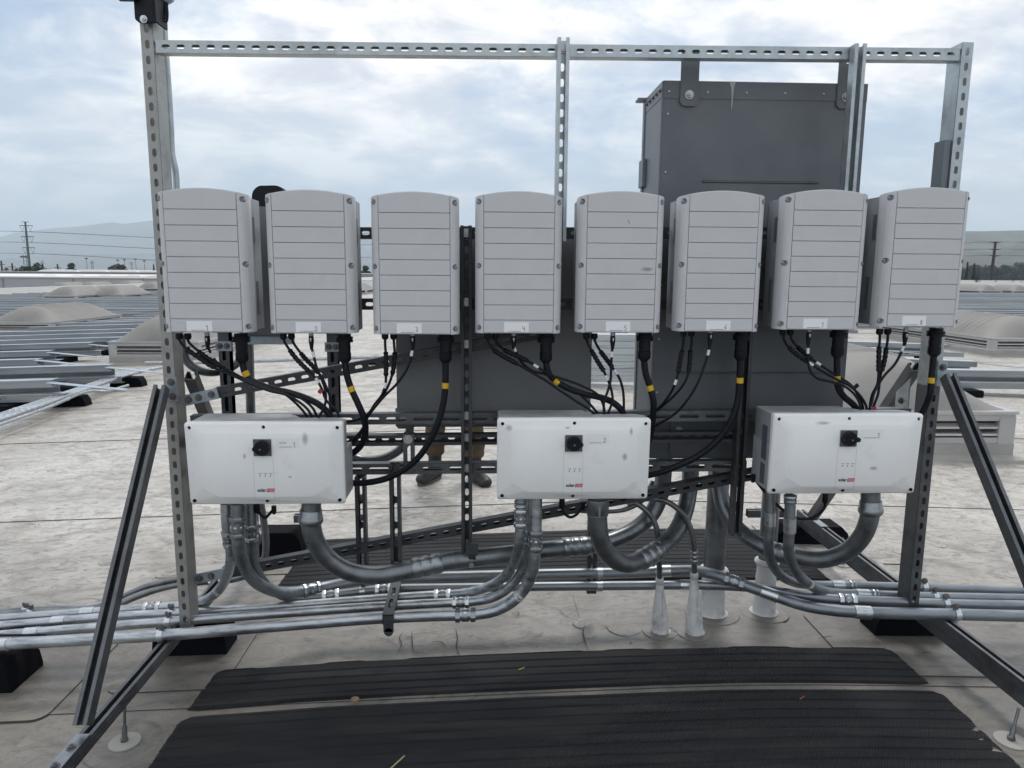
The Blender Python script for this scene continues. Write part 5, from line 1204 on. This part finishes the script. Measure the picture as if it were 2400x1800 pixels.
for y, xa, xb, dt, lb in ((10.05, 6.3, 13.0, -1, 'nearest long racking row at right, behind the right raking brace'), (11.35, 4.9, 7.98, 1, 'short racking row at right ending beside the near skylight'), (13.1, 4.9, 7.4, 1, 'short racking row visible below the rightmost grey box'), (14.6, 5.2, 9.6, 1, 'racking row behind the rightmost grey box')):
    row(xa, xb, y, lb, RGR, dt, zz=.30)
y = 20.3; k = 0
while y < 62:
    for (a, b) in clear(y, .34*y, min(66, .80*y+4)):
        row(a, b, y, 'one of the long parallel racking rows beyond the skylights at right', RGR, 0, segs=7.5, zz=.30+.02*sin(k))
    y += 1.5+.012*k; k += 1
# leftover tilted arms lying on the far left rows
# stack of spare rails seen between the cabinets
t = thing('rail_stack', 'stack of galvanised rails behind the gap between the two grey cabinets', 'rail stack', (2.2, 9.8, gz(2.2)))
for k in range(7):
    c = .10+.092*k
    MB().box(.9, 2.75, 9.62+.01*k, 9.80, c-.03+gz(2), c+.006+gz(2)).build('rail', RAILM, t, bev=.003); MB().box(.9, 2.75, 9.66, 9.84, c+.006+gz(2), c+.062+gz(2)-.006).build('rail', RAILM, t, bev=.003)
for x in (1.1, 2.4): MB().box(x, x+.1, 9.6, 9.9, gz(2), gz(2)+.07).build('foot_block', RUB, t)

# conduit bundle on the roof at left, its rubber blocks, and the cross run
GB = 'conduits lying side by side on the roof at left'
lbs = ['leftmost pipe of the bundle on the roof at left', 'second pipe of the bundle on the roof at left', 'third pipe of the bundle on the roof at left', 'fourth pipe of the bundle on the roof at left', 'outer right pipe of the bundle, set apart on its own hooks']
BX = [(-5.30, .02), (-5.235, .02), (-5.17, .02), (-5.10, .024), (-4.985, .017)]
for i, (bx, r) in enumerate(BX):
    P = [V((bx+.34, 5.2, .15+gz(bx)+r)), V((bx+.15, 8.0, .15+gz(bx)+r)), V((bx-.08, 10.9, .15+gz(bx)+r))]
    if i == 4: P[2] = V((bx+.02, 9.25, P[2].z)); P.append(V((bx+.10, 9.4, P[2].z-.03))); P.append(V((bx+.16, 9.9, P[2].z-.03)))
    else: P.append(V((bx-.12+.05*i, 11.5, P[2].z)))
    o, path = conduit(lbs[i], P, r, COND, [], GB, cat='conduit', n=12)
    for f in (.35, .68):
        p = path[int(len(path)*f)]; T = (path[1]-path[0]).normalized(); MB().lathe(p, T, [(0, r*1.02), (.002, r*1.2), (.03, r*1.2), (.032, r*1.02)], 12).build('strap', CHROME, o)
conduit('long pipe lying across the roof behind boxes 1 and 2', [V((-5.5, 11.9, .0)), V((-4, 11.92, .03)), V((-2, 11.95, .10)), V((1.0, 12, .16))], .032, COND, [], None, n=12)
def at_block(px, py, lx, ly, h, lb):
    q = gnd(px, py); block(q.x, q.y+ly/2, gz(q.x), gz(q.x)+h, lx, ly, lb)
at_block(160, 955, .42, .16, .14, 'black rubber block under the nearer part of the pipe bundle at left'); at_block(295, 909, .46, .18, .15, 'black rubber block under the farther part of the pipe bundle at left')
at_block(884, 855, .3, .2, .12, 'small black block under the cross pipe, seen left of the dark middle channel')

# ================================================================= ROOF EDGE, CITY, TREES, POWER LINES
def bldg(name, label, x0, x1, y0, y1, z0, z1, m, cat='building', roofm=None, grp=None):
    t = thing(name, label, cat, ((x0+x1)/2, y0, z0), grp)
    MB().box(x0, x1, y0, y1, z0, z1).build('wall', m, t, smooth=False)
    MB().box(x0-.1, x1+.1, y0-.1, y1+.1, z1+.01, z1+.12).build('roof', roofm or m, t, smooth=False)
    return t
def parapet(label, pts, zt0, zt1):
    t = thing('parapet', label, 'parapet', (*pts[0], -.5)); n = len(pts)
    for i in range(n-1):
        a, b = V((*pts[i], 0)), V((*pts[i+1], 0)); d = (b-a).normalized(); s_ = V((-d.y, d.x, 0)); z1a = zt0+(zt1-zt0)*i/(n-1); z1b = zt0+(zt1-zt0)*(i+1)/(n-1)
        P = [a-s_*.2+V((0, 0, -1)), a+s_*.2+V((0, 0, -1)), b+s_*.2+V((0, 0, -1)), b-s_*.2+V((0, 0, -1))]
        Q = [a-s_*.2+V((0, 0, z1a)), a+s_*.2+V((0, 0, z1a)), b+s_*.2+V((0, 0, z1b)), b-s_*.2+V((0, 0, z1b))]
        MB().rings([P, Q]).build('wall', WHITER, t, smooth=False)
        Q2 = [p+V((0, 0, .004)) for p in Q]; MB().rings([Q2, [p+V((0, 0, .05)) for p in Q2]]).build('coping', WHITER, t, smooth=False)
    return t
parapet('low white parapet running away along the left edge of the roof', [(-32.5, 40), (-32.5, 60), (-32.5, 80)], .14, .14)
parapet('white parapet along the far edge of the roof, left half', [(-32.3, 80.2), (-4, 80.2)], .40, .46); parapet('white parapet along the far edge of the roof, right half', [(-4, 80.4), (35, 80.4), (72, 80.4)], .48, .80)
TERR = mat('city_ground', (.16, .155, .15), .9, 0, .35, .02)
def terr(x, y): return -11
struct(grid('ground', [-30000, -8000, -2000, -500, 0, 500, 2000, 8000, 30000], [-3000, -200, 90, 500, 2000, 8000, 34000], terr, TERR))
# own building's body below the roof
o = MB().box(-32.9, 72.2, -6.5, 80.8, -11, -1.2).build('building_walls', GWALL, None, smooth=False); struct(o)
bldg('warehouse', 'long pale grey warehouse wall beyond the left parapet', -190, -34, 120, 190, -11, .02, GWALL, 'warehouse', mat('beige_roof', (.42, .40, .37), .7))
MB().box(-189, -69, 122, 188, .15, .30).build('roof_sheet', WHITER, bpy.data.objects['warehouse'], smooth=False)
for k in range(12): MB().box(-165+k*11, -164.8+k*11, 119.9, 119.97, -11, .1).build('panel_joint', mat('joint_grey', (.3, .3, .31), .8), bpy.data.objects['warehouse'], smooth=False)
bldg('warehouse', 'grey warehouse behind the pale wall, its top edge just under the horizon', -210, -20, 205, 330, -11, .62, mat('roof_grey', (.30, .29, .29), .8), 'warehouse')
bldg('warehouse', 'far grey warehouse seen above the right parapet', 60, 260, 130, 210, -11, .1, mat('roof_grey2', (.33, .32, .31), .8), 'warehouse')
bldg('warehouse', 'broad pale warehouse roof behind the middle of the rack', -30, 55, 125, 220, -11, -.1, GWALL, 'warehouse')
for px, d in ((122, 140), (188, 142), (250, 141), (318, 143)):
    q = ray(px, 648); q = q*(d/q.y); x = q.x
    m = MB(); R = []
    for zz, s_ in ((.14, 1), (.30, .95), (.52, .6), (.60, .3)): R.append([V((x-1.3*s_, d-.8*s_, zz-.0)), V((x+1.3*s_, d-.8*s_, zz)), V((x+1.3*s_, d+2*s_, zz)), V((x-1.3*s_, d+2*s_, zz))])
    m.rings(R); o = m.build('roof_vent', WHITER, None); origin_to(o, (x, d, .14)); tag(o, 'white low skylight on the pale warehouse roof beyond the parapet', 'skylight', 'white skylights on the warehouse roof')
rnd = random.Random(3)
for k in range(26):
    px = 120+k*9.6; d = rnd.uniform(212, 300); q = ray(px, 640); x = q.x*(d/q.y)
    m = MB(); w = rnd.uniform(2.5, 5); m.rings([[V((x-w*s_, d-s_, zz)), V((x+w*s_, d-s_, zz)), V((x+w*s_, d+s_, zz)), V((x-w*s_, d+s_, zz))] for zz, s_ in ((.70, 1), (1.2, .7), (1.35, .35))])
    o = m.build('roof_vent', BOOT, None); origin_to(o, (x, d, .7)); tag(o, 'small grey bump of a skylight on the farthest warehouse roof', 'skylight', 'grey skylights on the farthest warehouse roof')
# scattered low city buildings towards the horizon
cols = [mat('city_white', (.62, .62, .6), .8), mat('city_grey', (.34, .34, .35), .8), mat('city_beige', (.42, .38, .33), .8), mat('city_dark', (.15, .15, .17), .8)]
for k in range(150):
    d = 380*(1+rnd.random()**1.5*6); px = rnd.uniform(-100, 2500); q = ray(px, 640); x = q.x*(d/q.y); h = rnd.uniform(5, 9.5)*(1 if d < 900 else 1.05); w = rnd.uniform(12, 60)*(1+d/2500)
    o = MB().box(x-w/2, x+w/2, d, d+w*.6, -11, -11+h).build('distant_building', rnd.choice(cols), None, smooth=False); origin_to(o, (x, d, -11)); tag(o, 'low distant city building near the horizon', 'building', 'low city buildings near the horizon')
# trees
def crown(mb, c, rx_, ry_, rz_, n, rnd, leaf):
    for _ in range(n):
        while True:
            p = V((rnd.uniform(-1, 1), rnd.uniform(-1, 1), rnd.uniform(-1, 1)))
            if p.length < 1: break
        nz = noise.noise(p*2.3+c*.11)
        if nz < -.22 and p.length > .35: continue
        q = c+V((p.x*rx_, p.y*ry_, p.z*rz_)); a = rnd.uniform(0, 6.3); l = leaf*rnd.uniform(.6, 1.3); u = V((cos(a), sin(a), rnd.uniform(-.6, .6)))*l; w = V((-sin(a)*.4, cos(a)*.4, rnd.uniform(.3, .9)))*l
        mb.add([q-u, q-w, q+u, q+w], [(0, 1, 2, 3)])
def tree(px, pyt, wpx, d, label, kind='round', m=LEAF, pyb=640):
    if kind == 'round' and 200 < d < 290: wpx *= 1.7
    q = ray(px, pyt); s_ = d/q.y; top = CO+q*s_; x = top.x; zt_ = top.z; w = wpx/FPX*d/2; rd = random.Random(int(px*7+d))
    t = thing('tree', label, 'tree', (x, d, -11), 'trees near the horizon'); H = zt_+11; mb = MB()
    if kind == 'conifer':
        for k in range(16):
            u = k/15; rr = w*(1.05-u)*(1+.15*sin(k*2.1)); crown(mb, V((x, d, -11+H*(.12+.86*u))), rr+.1, rr+.1, H*.055, 110, rd, w*.2)
    elif kind == 'layered':
        for k, (dx, dz, s2) in enumerate(((0, .93, .6), (-.3, .82, .7), (.35, .78, .7), (-.1, .70, 1.0), (.15, .58, .9), (-.2, .48, 1.1), (.3, .42, 1.1))):
            crown(mb, V((x+dx*w, d, -11+H*dz)), w*s2*.9, w*.7, H*.07, 300, rd, w*.15)
    elif kind == 'palm':
        for k in range(40):
            a = rd.uniform(0, 6.28); e = rd.uniform(-.7, .9); L_ = w*rd.uniform(.8, 1.15); P = V((x, d, zt_-w*.8)); D = V((cos(a)*cos(e), sin(a)*cos(e), sin(e)))
            pr_ = P
            for j in range(1, 5):
                nx = P+D*L_*j/4+V((0, 0, -L_*.35*(j/4)**2)); sd_ = D.cross(V((0, 0, 1)))*.09*w*(1.2-j/4); mb.add([pr_-sd_, pr_+sd_, nx+sd_*.8, nx-sd_*.8], [(0, 1, 2, 3)]); pr_ = nx
    else:
        for k in range(7):
            crown(mb, V((x+rd.uniform(-.5, .5)*w, d+rd.uniform(-.4, .4)*w, zt_-H*rd.uniform(.12, .55))), w*.62, w*.5, H*.16, 330, rd, w*.11)
        crown(mb, V((x, d, zt_-H*.45)), w, w*.7, H*.42, 800, rd, w*.11)
    mb.build('crown', m, t, smooth=False); MB().cyl((x, d, -11), (x, d, zt_-(H*.25 if kind != 'palm' else w*.8)), max(.25, w*.07), max(.12, w*.03), 8).build('trunk', BARK, t)
for a in ((14, 618, 26, 240, 'shaggy palm at the far left by the horizon', 'palm', LEAF2), (36, 632, 26, 230, 'low dark tree right of the far left palm'), (58, 624, 30, 235, 'dark tree left of the tall power pylon foot'), (80, 617, 26, 240, 'dark pointed tree right of the pylon foot'),
          (97, 628, 34, 238, 'dark tree clump right of the pylon, second from it'), (118, 631, 32, 240, 'low spreading dark tree clump right of the pylon'), (136, 633, 20, 242, 'small low tree at the right end of the dark clump'),
          (167, 616, 26, 260, 'layered dark tree standing alone in the left gap', 'layered'), (204, 632, 18, 300, 'tiny dark bush left of the broad tree'), (220, 631, 14, 300, 'tiny dark bush right beside another one'), (243, 632, 16, 300, 'tiny dark bush close before the broad tree'), (271, 620, 32, 280, 'broad dark tree near the leftmost grey box', 'round', LEAF2),
          (310, 633, 14, 320, 'tiny tree between lamp masts'), (360, 621, 12, 250, 'thin dark conifer at the left edge of the leftmost grey box', 'conifer'), (857, 622, 26, 300, 'dark tree in the gap between the second and third grey boxes', 'layered'),
          (2268, 617, 15, 300, 'dark conifer right of the rightmost grey box, left one of two', 'conifer'), (2284, 620, 17, 300, 'dark conifer right of the rightmost grey box, right one of two', 'conifer'), (2252, 622, 18, 330, 'conifer half hidden by the rightmost grey box', 'conifer')): tree(*a)
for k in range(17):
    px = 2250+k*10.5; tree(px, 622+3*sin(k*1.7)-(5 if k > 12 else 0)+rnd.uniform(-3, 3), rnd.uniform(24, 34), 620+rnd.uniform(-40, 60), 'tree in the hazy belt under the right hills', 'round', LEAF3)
for px, w_ in ((2290, 20), (2335, 12), (2373, 12), (2394, 10), (2420, 16)): tree(px, 648, w_, 118, 'dark bush top showing above the right parapet', 'round', LEAF)
for k in range(20): tree(130+k*14+rnd.uniform(-4, 4), 634+rnd.uniform(-1, 1), 9, 420, 'tiny dark tree on the left horizon line', 'round', LEAF)
# pylon at left
def tapered(m, p0, p1, r0, r1, n=10): return m.cyl(p0, p1, r0, r1, n)
def on(px, py, d): q = ray(px, py); return CO+q*(d/q.y)
D1 = 300; t = thing('power_pylon', 'tall grey steel power pylon with three cross arms at the far left', 'power pylon', (on(66, 640, D1).x, D1, -11))
tp = on(59, 520, D1); bs = V((tp.x+.2, D1, -11)); MB().cyl(bs, tp, .62, .34, 12).build('mast', PYL, t)
arms = []
for (py, hw) in ((529, 14.0), (554.5, 13.8), (580.5, 13.8)):
    c = on(60+(py-520)*.12, py, D1); hwm = hw/FPX*D1; m = MB().obox(c, (hwm, 0, 0), (0, .14, 0), (0, 0, .13)); a_ = m.build('cross_arm', PYL, t, smooth=False)
    for s_ in (-1, 1):
        m = MB(); e = c+V((s_*hwm, 0, 0)); i_ = c+V((s_*hwm*.32, 0, 0)); b = c+V((s_*hwm*.62, 0, -2.3)); m.cyl(e, b, .055, n=5); m.cyl(i_, b, .055, n=5); m.build('insulator', PYL, a_, smooth=False); arms.append(b)
MB().cyl(V((tp.x-1.3, D1, tp.z)), V((tp.x+1.3, D1, tp.z)), .12, n=6).build('top_bar', PYL, t)
def wire(label, pts, r, grp):
    path = smoothpath(pts, 10); o = MB().tube(path, r, 5).build('power_line', PYL, None); origin_to(o, path[0]); tag(o, label, 'power line', grp)
for i, b in enumerate(arms):
    lv = ['upper', 'middle', 'lower'][i//2]; sd_ = ['left', 'right'][i % 2]; yy = (582.5, 606, 633)[i//2]-(i % 2)*1.2
    far = on(860, yy-35+(i//2)*3, D1+150); far2 = on(2200, yy-28, D1+520)
    wire('%s power line from the %s arm end of the left pylon' % (lv, sd_), [V((b.x-110, b.y-80, b.z+3)), V((b.x-50, b.y-36, b.z-1)), b, b.lerp(far, .33)+V((0, 0, -2.6)), b.lerp(far, .66)+V((0, 0, -2.2)), far, far.lerp(far2, .5), far2], .06, 'power lines strung from the left pylon')
# brown pole at right
D2 = 210; t = thing('power_pole', 'dark brown steel power pole with three pairs of arms at the right', 'power pole', (on(2322, 657, D2).x, D2, -11))
tp = on(2333.5, 566, D2); bs = V((on(2323, 657, D2).x, D2, -11)); MB().cyl(V((tp.x-.4, D2, -11)), tp, .62, .32, 10).build('mast', POLEB, t)
ends = []
for py in (569, 585.5, 600.5):
    c = on(2333.5-(py-566)*.05, py, D2)
    for s_ in (-1, 1):
        m = MB(); e = c+V((s_*2.0, 0, .25)); m.cyl(c, e, .17, .06, 6); m.build('arm', POLEB, t); ends.append(e)
for i, e in enumerate(ends):
    lv = ['top', 'middle', 'bottom'][i//2]; sd_ = ['left', 'right'][i % 2]
    wire('%s power line from the %s arm of the brown pole' % (lv, sd_), [V((e.x-75, e.y+70, e.z+1)), V((e.x-35, e.y+32, e.z-1.8)), e, V((e.x+38, e.y-20, e.z-2.2)), V((e.x+85, e.y-45, e.z-.5))], .03, 'power lines strung from the brown pole')
# floodlight masts, lattice towers, small poles
for px, py in ((202.5, 607), (275.8, 611), (291.5, 610), (317.5, 608.5), (338, 612.5)):
    FL = {202.5: 'leftmost floodlight mast, right of the layered lone tree', 275.8: 'floodlight mast rising over the broad dark tree', 291.5: 'floodlight mast just right of the broad dark tree', 317.5: 'fourth floodlight mast from the left', 338: 'rightmost floodlight mast, left of the thin conifer'}
    D = 430; c = on(px, py, D); t = thing('floodlight_mast', FL[px], 'floodlight', (c.x, D, -11), 'floodlight masts on the left horizon')
    MB().cyl((c.x, D, -11), c, .22, .12, 6).build('mast', PYL, t); MB().box(c.x-.75, c.x+.75, D-.2, D+.2, c.z-.1, c.z+.65).build('lamp_head', PYL, t)
for px, py, D, lb in ((99, 611.5, 900, 'faint lattice tower right of the left pylon'), (215.5, 611.5, 760, 'lattice tower right of the first floodlight mast'), (308, 615, 900, 'faint lattice tower between floodlight masts')):
    c = on(px, py, D); t = thing('lattice_tower', lb, 'lattice tower', (c.x, D, -11)); m = MB()
    for s_ in (-1, 1): m.cyl((c.x+s_*2.4, D, -11), (c.x+s_*.3, D, c.z), .22, .14, 5)
    for k in range(5):
        z0 = -11+(c.z+11)*k/5; z1 = -11+(c.z+11)*(k+1)/5; w0 = 2.4-2.1*k/5; w1 = 2.4-2.1*(k+1)/5; m.cyl((c.x-w0, D, z0), (c.x+w1, D, z1), .12, n=4); m.cyl((c.x+w0, D, z0), (c.x-w1, D, z1), .12, n=4)
    m.build('legs', PYL, t); m = MB()
    for f in (.86, .93, 1): m.box(c.x-2.6, c.x+2.6, D-.1, D+.1, -11+(c.z+11)*f-.15, -11+(c.z+11)*f+.1)
    m.build('cross_arm', PYL, t)
c = on(57.5, 597, 290); t = thing('cell_tower', 'cell tower with antenna panels just left of the pylon foot', 'cell tower', (c.x, 290, -11)); m = MB()
for s_ in (-1, 1): m.cyl((c.x+s_*.7, 290, -11), (c.x+s_*.55, 290, c.z), .12, n=5)
for k in range(14): m.cyl((c.x-.65, 290, c.z-1.3*k-.5), (c.x+.65, 290, c.z-1.3*k-1.5), .07, n=4)
m.build('legs', PYL, t)
for zz in (.6, 4.5): MB().box(c.x-1.6, c.x+1.4, 289.7, 290.3, c.z-zz-.5, c.z-zz+.2).build('antenna_panel', PYL, t)
for px, py, lb in ((2.5, 611, 'wooden utility pole at the very left edge'), (28, 617, 'wooden utility pole right of the far left palm'), (134.5, 619, 'wooden utility pole at the right end of the dark tree clump')):
    c = on(px, py, 250); t = thing('utility_pole', lb, 'utility pole', (c.x, 250, -11)); MB().cyl((c.x, 250, -11), c, .32, .26, 8).build('mast', BARK, t); MB().box(c.x-1.2, c.x+1.2, 249.9, 250.1, c.z-1.3, c.z-1.1).build('cross_arm', BARK, t)

# hills
def hills(name, prof, d, depth, m, base=-11, rough=.06):
    """prof: list of (px, py of the crest); ridge at distance d, slopes running towards the camera"""
    vs = []; ny = 14; prs = []
    for i in range(len(prof)-1):
        for k in range(8): u = k/8; prs.append((prof[i][0]+(prof[i+1][0]-prof[i][0])*u, prof[i][1]+(prof[i+1][1]-prof[i][1])*u))
    prs.append(prof[-1])
    for j in range(ny+1):
        v = j/ny; D = d-depth*(1-v) if j <= ny-3 else d+depth*.12*(j-ny+3)
        for i, (px, py) in enumerate(prs):
            top = on(px, py, d); x = top.x; f = (v/(1-3/ny))**1.25 if j <= ny-3 else 1-.3*(j-ny+3)
            nz = noise.fractal(V((x/d*9, v*3.2, d*.001)), 1, 2, 5)*rough*(top.z+11)*(1 if 0 < v < .75 else .35)
            vs.append((x, D, base+(top.z-base)*max(0, f)+nz))
    n = len(prs); fs = [(j*n+i, j*n+i+1, (j+1)*n+i+1, (j+1)*n+i) for j in range(ny) for i in range(n-1)]
    struct(MB().add(vs, fs).build(name, m, sharp=60))
HM = mat('hill_scrub', (.10, .10, .075), .95, 0, .3, .0016, dark=(.035, .045, .045), dscale=.0034, dlo=.45, dhi=.6)
hills('hill', [(-300, 600), (-120, 590), (0, 575), (60, 566), (110, 552), (160, 545), (200, 540), (250, 537), (300, 531), (322, 529.5), (345, 533), (372, 530), (430, 522), (520, 530), (640, 520), (760, 528), (860, 545), (1000, 560), (1200, 575)], 13000, 4000, HM)
hills('hill', [(-300, 617), (0, 612), (200, 600), (400, 596), (700, 600), (1000, 608), (1300, 600), (1600, 585)], 8800, 2400, HM)
hills('hill', [(1500, 600), (1800, 572), (2000, 556), (2150, 550), (2264, 548), (2310, 546.5), (2350, 543), (2400, 546), (2500, 540), (2700, 548), (2900, 560)], 3600, 1300, HM)
hills('hill', [(1900, 610), (2150, 594), (2264, 590), (2330, 570), (2370, 556), (2420, 556), (2520, 566), (2700, 590)], 2700, 800, HM)
hills('hill', [(1900, 622), (2200, 606), (2290, 612), (2400, 614), (2600, 600), (2800, 620)], 1900, 500, HM)

# ================================================================= HAZE
hm = bpy.data.materials.new('haze_air'); hm.use_nodes = True; hn = hm.node_tree; hn.nodes.clear()
ho = hn.nodes.new('ShaderNodeOutputMaterial'); pv = hn.nodes.new('ShaderNodeVolumePrincipled')
pv.inputs['Color'].default_value = (.80, .91, 1, 1); pv.inputs['Density'].default_value = 1.1e-4; pv.inputs['Anisotropy'].default_value = 0
hn.links.new(pv.outputs[0], ho.inputs['Volume'])
hb_ = MB().box(-31000, 31000, -4000, 35000, -12, 900).build('haze', hm, None, smooth=False); hb_['kind'] = 'stuff'
sc.cycles.volume_bounces = 4

# ================================================================= DIRT AND WEAR
def smear_mat(name, colr, amax):
    m = bpy.data.materials.new(name); m.use_nodes = True; nt = m.node_tree; N = nt.nodes; L = nt.links.new; b = N['Principled BSDF']
    b.inputs['Base Color'].default_value = (*colr, 1); b.inputs['Roughness'].default_value = .8
    t_ = N.new('ShaderNodeTexCoord'); mp = N.new('ShaderNodeMapping'); mp.inputs['Location'].default_value = (-1, -1, -1); mp.inputs['Scale'].default_value = (2, 2, 2); L(t_.outputs['Generated'], mp.inputs[0])
    sx = N.new('ShaderNodeSeparateXYZ'); L(mp.outputs[0], sx.inputs[0]); cb = N.new('ShaderNodeCombineXYZ'); L(sx.outputs[0], cb.inputs[0]); L(sx.outputs[2], cb.inputs[1])
    ln = N.new('ShaderNodeVectorMath'); ln.operation = 'LENGTH'; L(cb.outputs[0], ln.inputs[0])
    nz = N.new('ShaderNodeTexNoise'); nz.inputs['Scale'].default_value = 6; nz.inputs['Detail'].default_value = 4; L(t_.outputs['Generated'], nz.inputs['Vector'])
    r = N.new('ShaderNodeMapRange'); r.interpolation_type = 'SMOOTHSTEP'; r.inputs[1].default_value = 1; r.inputs[2].default_value = .1; L(ln.outputs['Value'], r.inputs[0])
    q = N.new('ShaderNodeMath'); q.operation = 'MULTIPLY'; L(r.outputs[0], q.inputs[0]); L(nz.outputs[0], q.inputs[1])
    q2 = N.new('ShaderNodeMath'); q2.operation = 'MULTIPLY'; L(q.outputs[0], q2.inputs[0]); q2.inputs[1].default_value = amax*1.8; q2.use_clamp = True
    L(q2.outputs[0], b.inputs['Alpha']); return m
SMR = smear_mat('finger_smear', (.16, .155, .15), .20)
def smear(parent, x, z, w, h, rot, Y):
    rot = 0; c, s_ = cos(rot), sin(rot); P = [(x+a*w*c-b*h*s_, Y, z+a*w*s_+b*h*c) for a, b in ((-1, -1), (1, -1), (1, 1), (-1, 1))]
    MB().prism(P, (0, -.00012, 0)).build('dirt_smear', SMR, parent, smooth=False)
for i, x, z, w, h, r in ((0, .405, .238, .014, .030, -.5), (0, .20, .178, .007, .014, -.4), (0, .35, .105, .010, .005, .3), (1, .04, .262, .016, .016, 0), (1, .24, .262, .012, .006, 0), (1, .44, .16, .012, .018, .4), (1, .46, .25, .008, .02, 0), (2, .17, .262, .035, .009, 0), (2, .36, .10, .02, .01, .2)):
    smear(mgrs[i], MP[i][0]+x, MP[i][1]+z, w, h, r, MY-.0003 if .05 < z < .255 else MY+.0005)
smear(units[4], UX[4]+.235, UZ[4]+.215, .028, .010, .05, UY-.0004); smear(units[2], UX[2]+.27, UZ[2]+.16, .006, .01, 0, UY+.004)
# scuffs and pen marks trodden into the membrane near the rack
roof_o = bpy.data.objects['roof']
SCF = mat('scuff_black', (.05, .045, .04), .8); SCG = mat('scuff_brown', (.10, .09, .078), .8)
def scuff(pts, w, m):
    P = smoothpath([V((p.x, p.y, 0)) for p in (gnd(*q) for q in pts)], 5); mb = MB(); n = len(P)
    for i in range(n-1):
        a, b = P[i], P[i+1]; T = (b-a).normalized(); s_ = V((-T.y, T.x, 0)); wa = w*(.35+.65*sin(pi*i/(n-1)))*.5; wb = w*(.35+.65*sin(pi*(i+1)/(n-1)))*.5
        z = lambda p: V((p.x, p.y, gz(p.x)+.0102))
        mb.add([z(a-s_*wa), z(a+s_*wa), z(b+s_*wb), z(b-s_*wb)], [(0, 3, 2, 1)])
    mb.build('scuff_mark', m, roof_o, smooth=False)
rs = random.Random(11)
for pts, w in (([(944, 1486), (936, 1500), (941, 1512), (932, 1535)], .004), ([(965, 1485), (966, 1508), (968, 1534)], .004), ([(968, 1534), (985, 1536), (1003, 1540)], .003), ([(965, 1493), (1000, 1488), (1045, 1482)], .003), ([(1068, 1478), (1072, 1500), (1070, 1520), (1078, 1545)], .005),
               ([(1010, 1510), (1030, 1508), (1045, 1520)], .006), ([(1200, 1444), (1212, 1436), (1216, 1444), (1208, 1450), (1200, 1444)], .003), ([(1370, 1470), (1366, 1490), (1372, 1515)], .004), ([(598, 1497), (610, 1486), (622, 1489)], .003), ([(1305, 1430), (1330, 1450), (1368, 1462)], .003)): scuff(pts, w, SCF)
for k in range(70):
    x = rs.uniform(300, 2350); y = rs.choice([rs.uniform(1462, 1545), rs.uniform(1380, 1545), rs.uniform(1130, 1330), rs.uniform(1560, 1790) if x < 330 or x > 2250 else 1500]); L_ = rs.uniform(8, 45); a = rs.gauss(0, .45)
    pts = [(x+L_*u*cos(a)+rs.uniform(-3, 3), y+L_*u*sin(a)*.5+rs.uniform(-2, 2)) for u in (0, .5, 1)]
    if 1160 < y: scuff(pts, rs.uniform(.0015, .005), rs.choice([SCF, SCG, SCG]))
